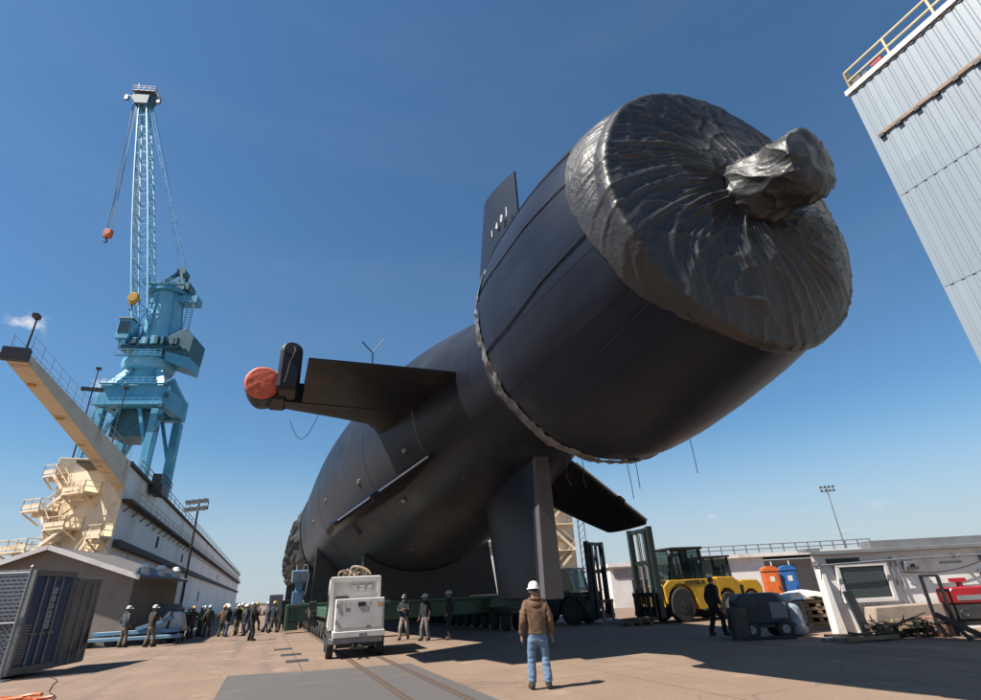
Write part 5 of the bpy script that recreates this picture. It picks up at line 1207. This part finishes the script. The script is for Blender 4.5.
def toilet(loc, c, label, rz):
    e = empty('portable_toilet', loc, rz, label, 'portable toilet', 'portable toilets beyond the forklifts')
    g = MB(); g.b2(-.55, .55, -.55, .55, 0, 1.95); g.build('cabin', c, e, .04)
    g = MB(); n = 10; poly = [(.6 * cos(pi * k / n), 1.951 + .30 * sin(pi * k / n)) for k in range(n + 1)]; g.prism(poly, -.6, .6, Matrix.Rotation(pi / 2, 4, 'X')); g.build('roof', c, e)
    g = MB(); g.b2(-.40, .40, -.585, -.552, .1, 1.85); d = g.build('door', c, e, .01)
    g = MB(); g.b2(-.16, .16, -.60, -.586, 1.35, 1.65); g.build('notice', M['white'], d)
    g = MB(); g.box((.33, -.61, 1.0), (.06, .05, .14)); g.build('handle', M['black'], d)
    e.scale = (.86, .86, 1.10)
    g = MB(); g.cyl((.4, .45, 1.5), (.4, .45, 2.5), .05, n=8); g.build('vent_pipe', M['white'], e)
toilet((18.2, 39.0, -.02), M['orange'], 'orange portable toilet beyond the second yellow forklift', R(-12))
toilet((19.4, 39.0, -.02), M['blue'], 'blue portable toilet right of the orange one', R(-14))
# background buildings
lbd = empty('long_building', (16.8, 55, 0), 0, 'long low cream building with a railed flat roof behind the portable toilets', 'building')
g = MB(); g.b2(0, 8.6, 0, 9, 0, 3.6); g.build('wall', M['cream2'] if 'cream2' in M else M['offwhite'], lbd)
g = MB(); g.b2(8.61, 19, .8, 9, 0, 3.3); g.build('recessed_wall', mat('grey_render', (.30, .28, .26), (.25, .235, .22), 1, .8), lbd)
g = MB(); g.b2(-.3, 19.3, -.4, 9.3, 3.61, 3.95); rf = g.build('roof', M['offwhite'], lbd)
g = MB(); rail_mb(g, [(-.2, -.3, 3.96), (19.2, -.3, 3.96)], .75, .045, 1.2); g.build('railing', M['galv'], rf)
g = MB(); g.b2(3.4, 4.4, -.05, -.003, 1.3, 2.4); g.build('window', M['glass'], lbd)
g = MB(); g.b2(9.2, 12.0, .74, .797, 2.2, 2.8); g.build('window', M['glass'], lbd)
gg = empty('white_garage', (9.4, 49.5, 0), R(4), 'white garage with a dark window between the two forklift masts', 'building')
g = MB(); g.b2(0, 7.2, 0, 6, 0, 3.2); g.build('wall', M['offwhite'], gg)
g = MB(); g.add([(-.2, -.3, 3.21), (7.4, -.3, 3.21), (7.4, 6.2, 3.21), (-.2, 6.2, 3.21), (-.2, -.3, 3.5), (7.4, -.3, 4.0), (7.4, 6.2, 4.0), (-.2, 6.2, 3.5)], [(0, 3, 2, 1), (4, 5, 6, 7), (0, 1, 5, 4), (1, 2, 6, 5), (2, 3, 7, 6), (3, 0, 4, 7)]); g.build('roof', M['offwhite'], gg)
g = MB(); g.b2(1.8, 3.2, -.06, -.003, 1.2, 2.1); w0 = g.build('window', M['glass'], gg); g = MB(); g.b2(1.7, 3.3, -.09, -.061, 2.1, 2.2); g.b2(1.7, 3.3, -.09, -.061, 1.1, 1.2); g.build('frame', M['galv'], w0)
g = MB()
for k in range(9): g.b2(.3, 3.6, -.02, -.003, 2.3 + k * .09, 2.34 + k * .09)
g.build('siding_strip', M['galv'], gg); g = MB(); g.bar((3.4, -.3, 3.0), (5.8, -.3, 1.6), .22); g.build('downpipe', M['offwhite'], gg)
wb = empty('white_hall', (-2.6, 70, 0), R(-6), 'tall white hall wall glimpsed between hull and rudder', 'building')
g = MB(); g.b2(0, 8, 0, 10, 0, 6.9); g.build('wall', M['white'], wb)
g = MB(); g.b2(-.3, 8.2, -.4, 10, 6.91, 7.5); g.build('roof', M['wood'], wb)
for z in (3.6, 5.6):
    g = MB(); g.b2(2.6, 3.1, -.05, -.003, z, z + .3); g.build('wall_lamp', M['black'], wb)
g = MB(); rail_mb(g, [(0, -1, .6), (8, -1, .6)], 1.0, .04, .8); g.build('railing', M['galv'], wb)
tt = empty('tan_tower', (5.6, 72, 0), R(5), 'tan steel dock end with diagonal stairs seen right of the rudder', 'tower')
g = MB(); g.b2(0, 4.1, 0, 5, 0, 13.5); g.build('wall', M['cream'], tt)
for k in range(3):
    g = MB(); z = 3 + 3.2 * k
    a, b = ((.6, z), (3.9, z + 3.2)) if k % 2 == 0 else ((3.9, z), (.6, z + 3.2))
    for o_ in (-.3, -1.0): g.bar((a[0], o_, a[1]), (b[0], o_, b[1]), .1, .3); g.bar((a[0], o_, a[1] + 1), (b[0], o_, b[1] + 1), .07)
    g.build('stair', M['cream'], tt)
    g = MB(); g.b2(.1, 4.0, -1.2, -.003, z + 3.1, z + 3.25); g.build('platform', M['cream'], tt)
g = MB(); 
for x in (4.7, 5.5): g.bar((x, -.3, 0), (x, -.3, 11.5), .12)
for k in range(14): g.bar((4.7, -.3, .8 * k), (5.5, -.3, .8 * k + .8), .07)
g.build('ladder_mast', M['galv'], tt)
# tall corrugated building, upper right
tb = empty('corrugated_building', (19.15, 19.12, 0), RZ, 'tall pale blue corrugated steel building with yellow roof railing at the upper right', 'building')
M['clad'] = mat('pale_blue_cladding', (.285, .345, .395), (.26, .315, .365), .5, .45, c3=(.245, .29, .33), s3=.25, stretch=(1, 1, .2))
nt_ = M['clad'].node_tree; b_ = nt_.nodes['Principled BSDF']; src_ = b_.inputs['Base Color'].links[0].from_socket
sp3 = nt_.nodes.new('ShaderNodeSeparateXYZ'); nt_.links.new(nt_.nodes['Texture Coordinate'].outputs['Object'], sp3.inputs[0]); cb3 = nt_.nodes.new('ShaderNodeCombineXYZ'); nt_.links.new(sp3.outputs['Z'], cb3.inputs[0]); nt_.links.new(sp3.outputs['Y'], cb3.inputs[1])
bk = nt_.nodes.new('ShaderNodeTexBrick'); bk.inputs['Scale'].default_value = 1; bk.inputs['Brick Width'].default_value = 6.2; bk.inputs['Row Height'].default_value = .8; bk.inputs['Mortar Size'].default_value = .01; bk.inputs['Color1'].default_value = (1, 1, 1, 1); bk.inputs['Color2'].default_value = (.86, .87, .88, 1); bk.inputs['Mortar'].default_value = (.7, .7, .7, 1); bk.offset = 0; nt_.links.new(cb3.outputs[0], bk.inputs['Vector'])
ml3 = nt_.nodes.new('ShaderNodeMix'); ml3.data_type = 'RGBA'; ml3.blend_type = 'MULTIPLY'; ml3.inputs['Factor'].default_value = 1; nt_.links.new(src_, ml3.inputs['A']); nt_.links.new(bk.outputs['Color'], ml3.inputs['B']); nt_.links.new(ml3.outputs['Result'], b_.inputs['Base Color'])
TL = 30.0; TZ = 24.0
g = MB(); pr = .40; poly = []; yy = 0.0
while yy > -TL:
    poly += [(0, yy), (0, yy - pr * .62), (.026, yy - pr * .70), (.026, yy - pr * .92)]; yy -= pr
poly += [(0, yy), (12, yy), (12, 0)]
g.prism(poly, 0, TZ); g.build('cladding', M['clad'], tb)
g = MB(); g.b2(-.12, 12.1, yy - .1, .12, TZ + .003, TZ + .30); g.build('roof_edge', M['white'], tb)
g = MB(); k = 0
while k * .4 < TL: g.b2(-.05, .0, -k * .4 - .30, -k * .4 - .16, TZ - .14, TZ); k += 1
tag(g.build('fastener', M['black'], tb), kind='stuff')
g = MB(); g.b2(-.10, -.003, yy, -.35, 20.68, 20.86); sg_ = g.build('trim_band', mat('rusty_trim', (.34, .25, .19), (.25, .17, .12), 3, .8), tb)
g = MB(); k = 0
while k * .8 < TL - 1.4: g.box((-.10, -.5 - k * .8, 20.62), (.16, .22, .16)); k += 1
tag(g.build('trim_bracket', M['black'], sg_), kind='stuff')
for z in (6.2, 12.4, 17.3):
    g = MB(); g.b2(-.012, -.003, yy, -.05, z, z + .07); g.build('sheet_lap', mat('lap_edge', (.23, .28, .32), (.2, .24, .28), 2, .7), tb)
for y_ in (-7.5, -16.0):
    g = MB(); g.cyl((-.12, y_, 0), (-.12, y_, TZ - .2), .07, n=10); g.build('downpipe', M['clad'], tb)
M['railyel'] = mat('faded_yellow_rail', (.62, .50, .26), (.5, .4, .22), 3, .6)
g = MB(); rail_mb(g, [(.15, yy, TZ + .3), (.15, -.1, TZ + .3), (6, -.1, TZ + .3)], 1.25, .045, 1.9, (.5,)); g.build('roof_railing', M['railyel'], tb)
g = MB(); g.box((.35, -.5, TZ + .6), (.4, .4, .6)); g.box((.3, -.9, TZ + .5), (.3, .3, .4)); g.build('roof_light', M['steel_dark'], tb)
g = MB(); g.box((.3, -1.5, TZ + .75), (.25, .5, .2)); g.build('beacon', M['red'], tb)
# joints and hoses across the foreground
def hose(pts, r, m, label, nm='hose'):
    g = MB(); g.tube(pts, r, 6); tag(g.build(nm, m), label, nm)

# ------------------------------------------------------------------ the people in the yard
JEANS = (.10, .16, .26); NAVY = (.02, .025, .04); BLK = (.014, .014, .016); OLV = (.07, .065, .045); TANB = (.19, .105, .055); GRYC = (.09, .095, .10); HIV = (.35, .62, .08); SLATE = (.05, .065, .075)
person((.62, 11.62, 0), R(6), 1.86, 'man seen from behind in brown jacket, blue jeans and white hard hat', TANB, (.17, .27, .40), (.82, .82, .84), 'down', -.05, lv=2)
person((-20.2, 30.9, 0), R(-25), 1.98, 'worker in dark grey jacket and camouflage trousers in front of the blue trailer', SLATE, (.22, .19, .14), (.8, .8, .78), 'pockets', .05)
person((-18.35, 30.2, 0), R(-30), 1.95, 'worker in dark olive jacket and tan trousers beside the white trailer hood', (.045, .045, .035), (.20, .16, .11), (.8, .8, .78), 'folded', .15)
person((-13.4, 30.9, 0), R(-60), 1.86, 'bareheaded person all in black standing alone beside the green beam end', BLK, BLK, None, 'folded', .1)
crowd = [(-20.2, 38.5, -40, GRYC, OLV, HIV, 'in lime safety vest beside the white trailer hood'), (-19.0, 37.2, 30, OLV, OLV, None, 'in olive overalls at the left of the crowd'), (-18.5, 38.6, 80, BLK, NAVY, HIV, 'in lime vest over black behind the olive worker'),
         (-17.9, 36.9, -10, TANB, OLV, None, 'in brown jacket and olive trousers in the middle of the crowd'), (-17.3, 37.6, 60, BLK, (.18, .15, .1), None, 'in black jacket and tan trousers in the crowd'), (-17.2, 39.4, 20, NAVY, NAVY, None, 'in navy overalls behind the tan trousers'),
         (-16.3, 36.6, 100, SLATE, (.10, .14, .2), None, 'in slate jacket and jeans striding at the right of the crowd'), (-16.9, 41.5, 0, GRYC, NAVY, HIV, 'in lime vest at the far right of the crowd'), (-19.6, 40.6, 10, NAVY, BLK, None, 'in navy jacket at the back of the crowd'), (-15.9, 44.0, 0, BLK, NAVY, HIV, 'in lime vest farthest back towards the dock')]
crowd += [(-21.3, 41.0, 20, BLK, OLV, None, 'in black jacket at the far left of the crowd'), (-18.2, 42.5, -20, (.12, .10, .08), NAVY, None, 'in brown grey coat deep in the crowd'), (-17.6, 44.5, 40, NAVY, BLK, HIV, 'in lime vest deep in the crowd'), (-19.4, 43.8, 0, SLATE, NAVY, None, 'in slate jacket deep at the left of the crowd'),
          (-16.2, 39.6, -50, GRYC, (.12, .16, .22), None, 'in grey jacket and jeans at the right rear of the crowd'), (-18.0, 40.2, 90, OLV, BLK, None, 'in olive jacket over black trousers mid crowd'), (-20.6, 36.9, 15, BLK, BLK, None, 'all in black by the white trailer hood'), (-17.0, 47.0, 0, NAVY, OLV, HIV, 'in lime vest and olive trousers in the rear rank')]
crowd += [(-20.9, 38.6, -30, NAVY, NAVY, None, 'in navy coveralls left of the lime vest'), (-19.5, 36.2, 50, (.10, .06, .04), (.14, .12, .09), None, 'in dark brown jacket and tan trousers at the front left'), (-18.9, 41.6, 10, GRYC, BLK, HIV, 'in lime vest with grey sleeves in the second rank'), (-17.2, 36.0, -80, BLK, (.09, .13, .2), None, 'in black jacket and jeans at the front centre'),
          (-16.0, 41.8, 30, OLV, NAVY, None, 'in olive coat behind the striding worker'), (-15.2, 38.2, -20, NAVY, (.15, .13, .1), None, 'in navy jacket and tan trousers nearest the dark cabinet'), (-21.8, 39.8, 0, SLATE, BLK, HIV, 'in lime vest beside the mesh panel'), (-14.9, 42.6, 60, BLK, BLK, None, 'all in black between crowd and dark cabinet')]
for i, (x, y, a, j, t, v, l) in enumerate(crowd):
    person((x, y, 0), R(a), 1.78 + .09 * ((i * 7) % 3) / 2, 'worker ' + l, j, t, (.8, .8, .78) if i % 4 != 3 else (.7, .5, .1), ('folded', 'down', 'pockets', 'hips')[i % 4], .1 + .1 * (i % 3), vest=v, group='workers crowding by the dry dock')
person(tuple(yard(-1.35, 20.3)), RZ + R(150), 1.82, 'worker in dark coat and pale trousers in the hull shadow next to the white cart', NAVY, (.30, .28, .24), (.1, .1, .12), 'folded', .2)
person(tuple(yard(-.75, 18.9)), RZ + R(120), 1.80, 'worker in black coat and grey trousers, middle of the three under the hull', BLK, (.2, .19, .18), (.75, .75, .72), 'down', .1)
person(tuple(yard(.18, 18.4)), RZ + R(60), 1.88, 'worker all in dark clothes, nearest the rudder of the three under the hull', BLK, BLK, (.5, .5, .5), 'pockets', .1)
person((7.3, 20.4, 0), R(-70), 1.90, 'person all in black leaning forward beside the yellow forklift', BLK, BLK, None, 'down', .25, lean=.12)
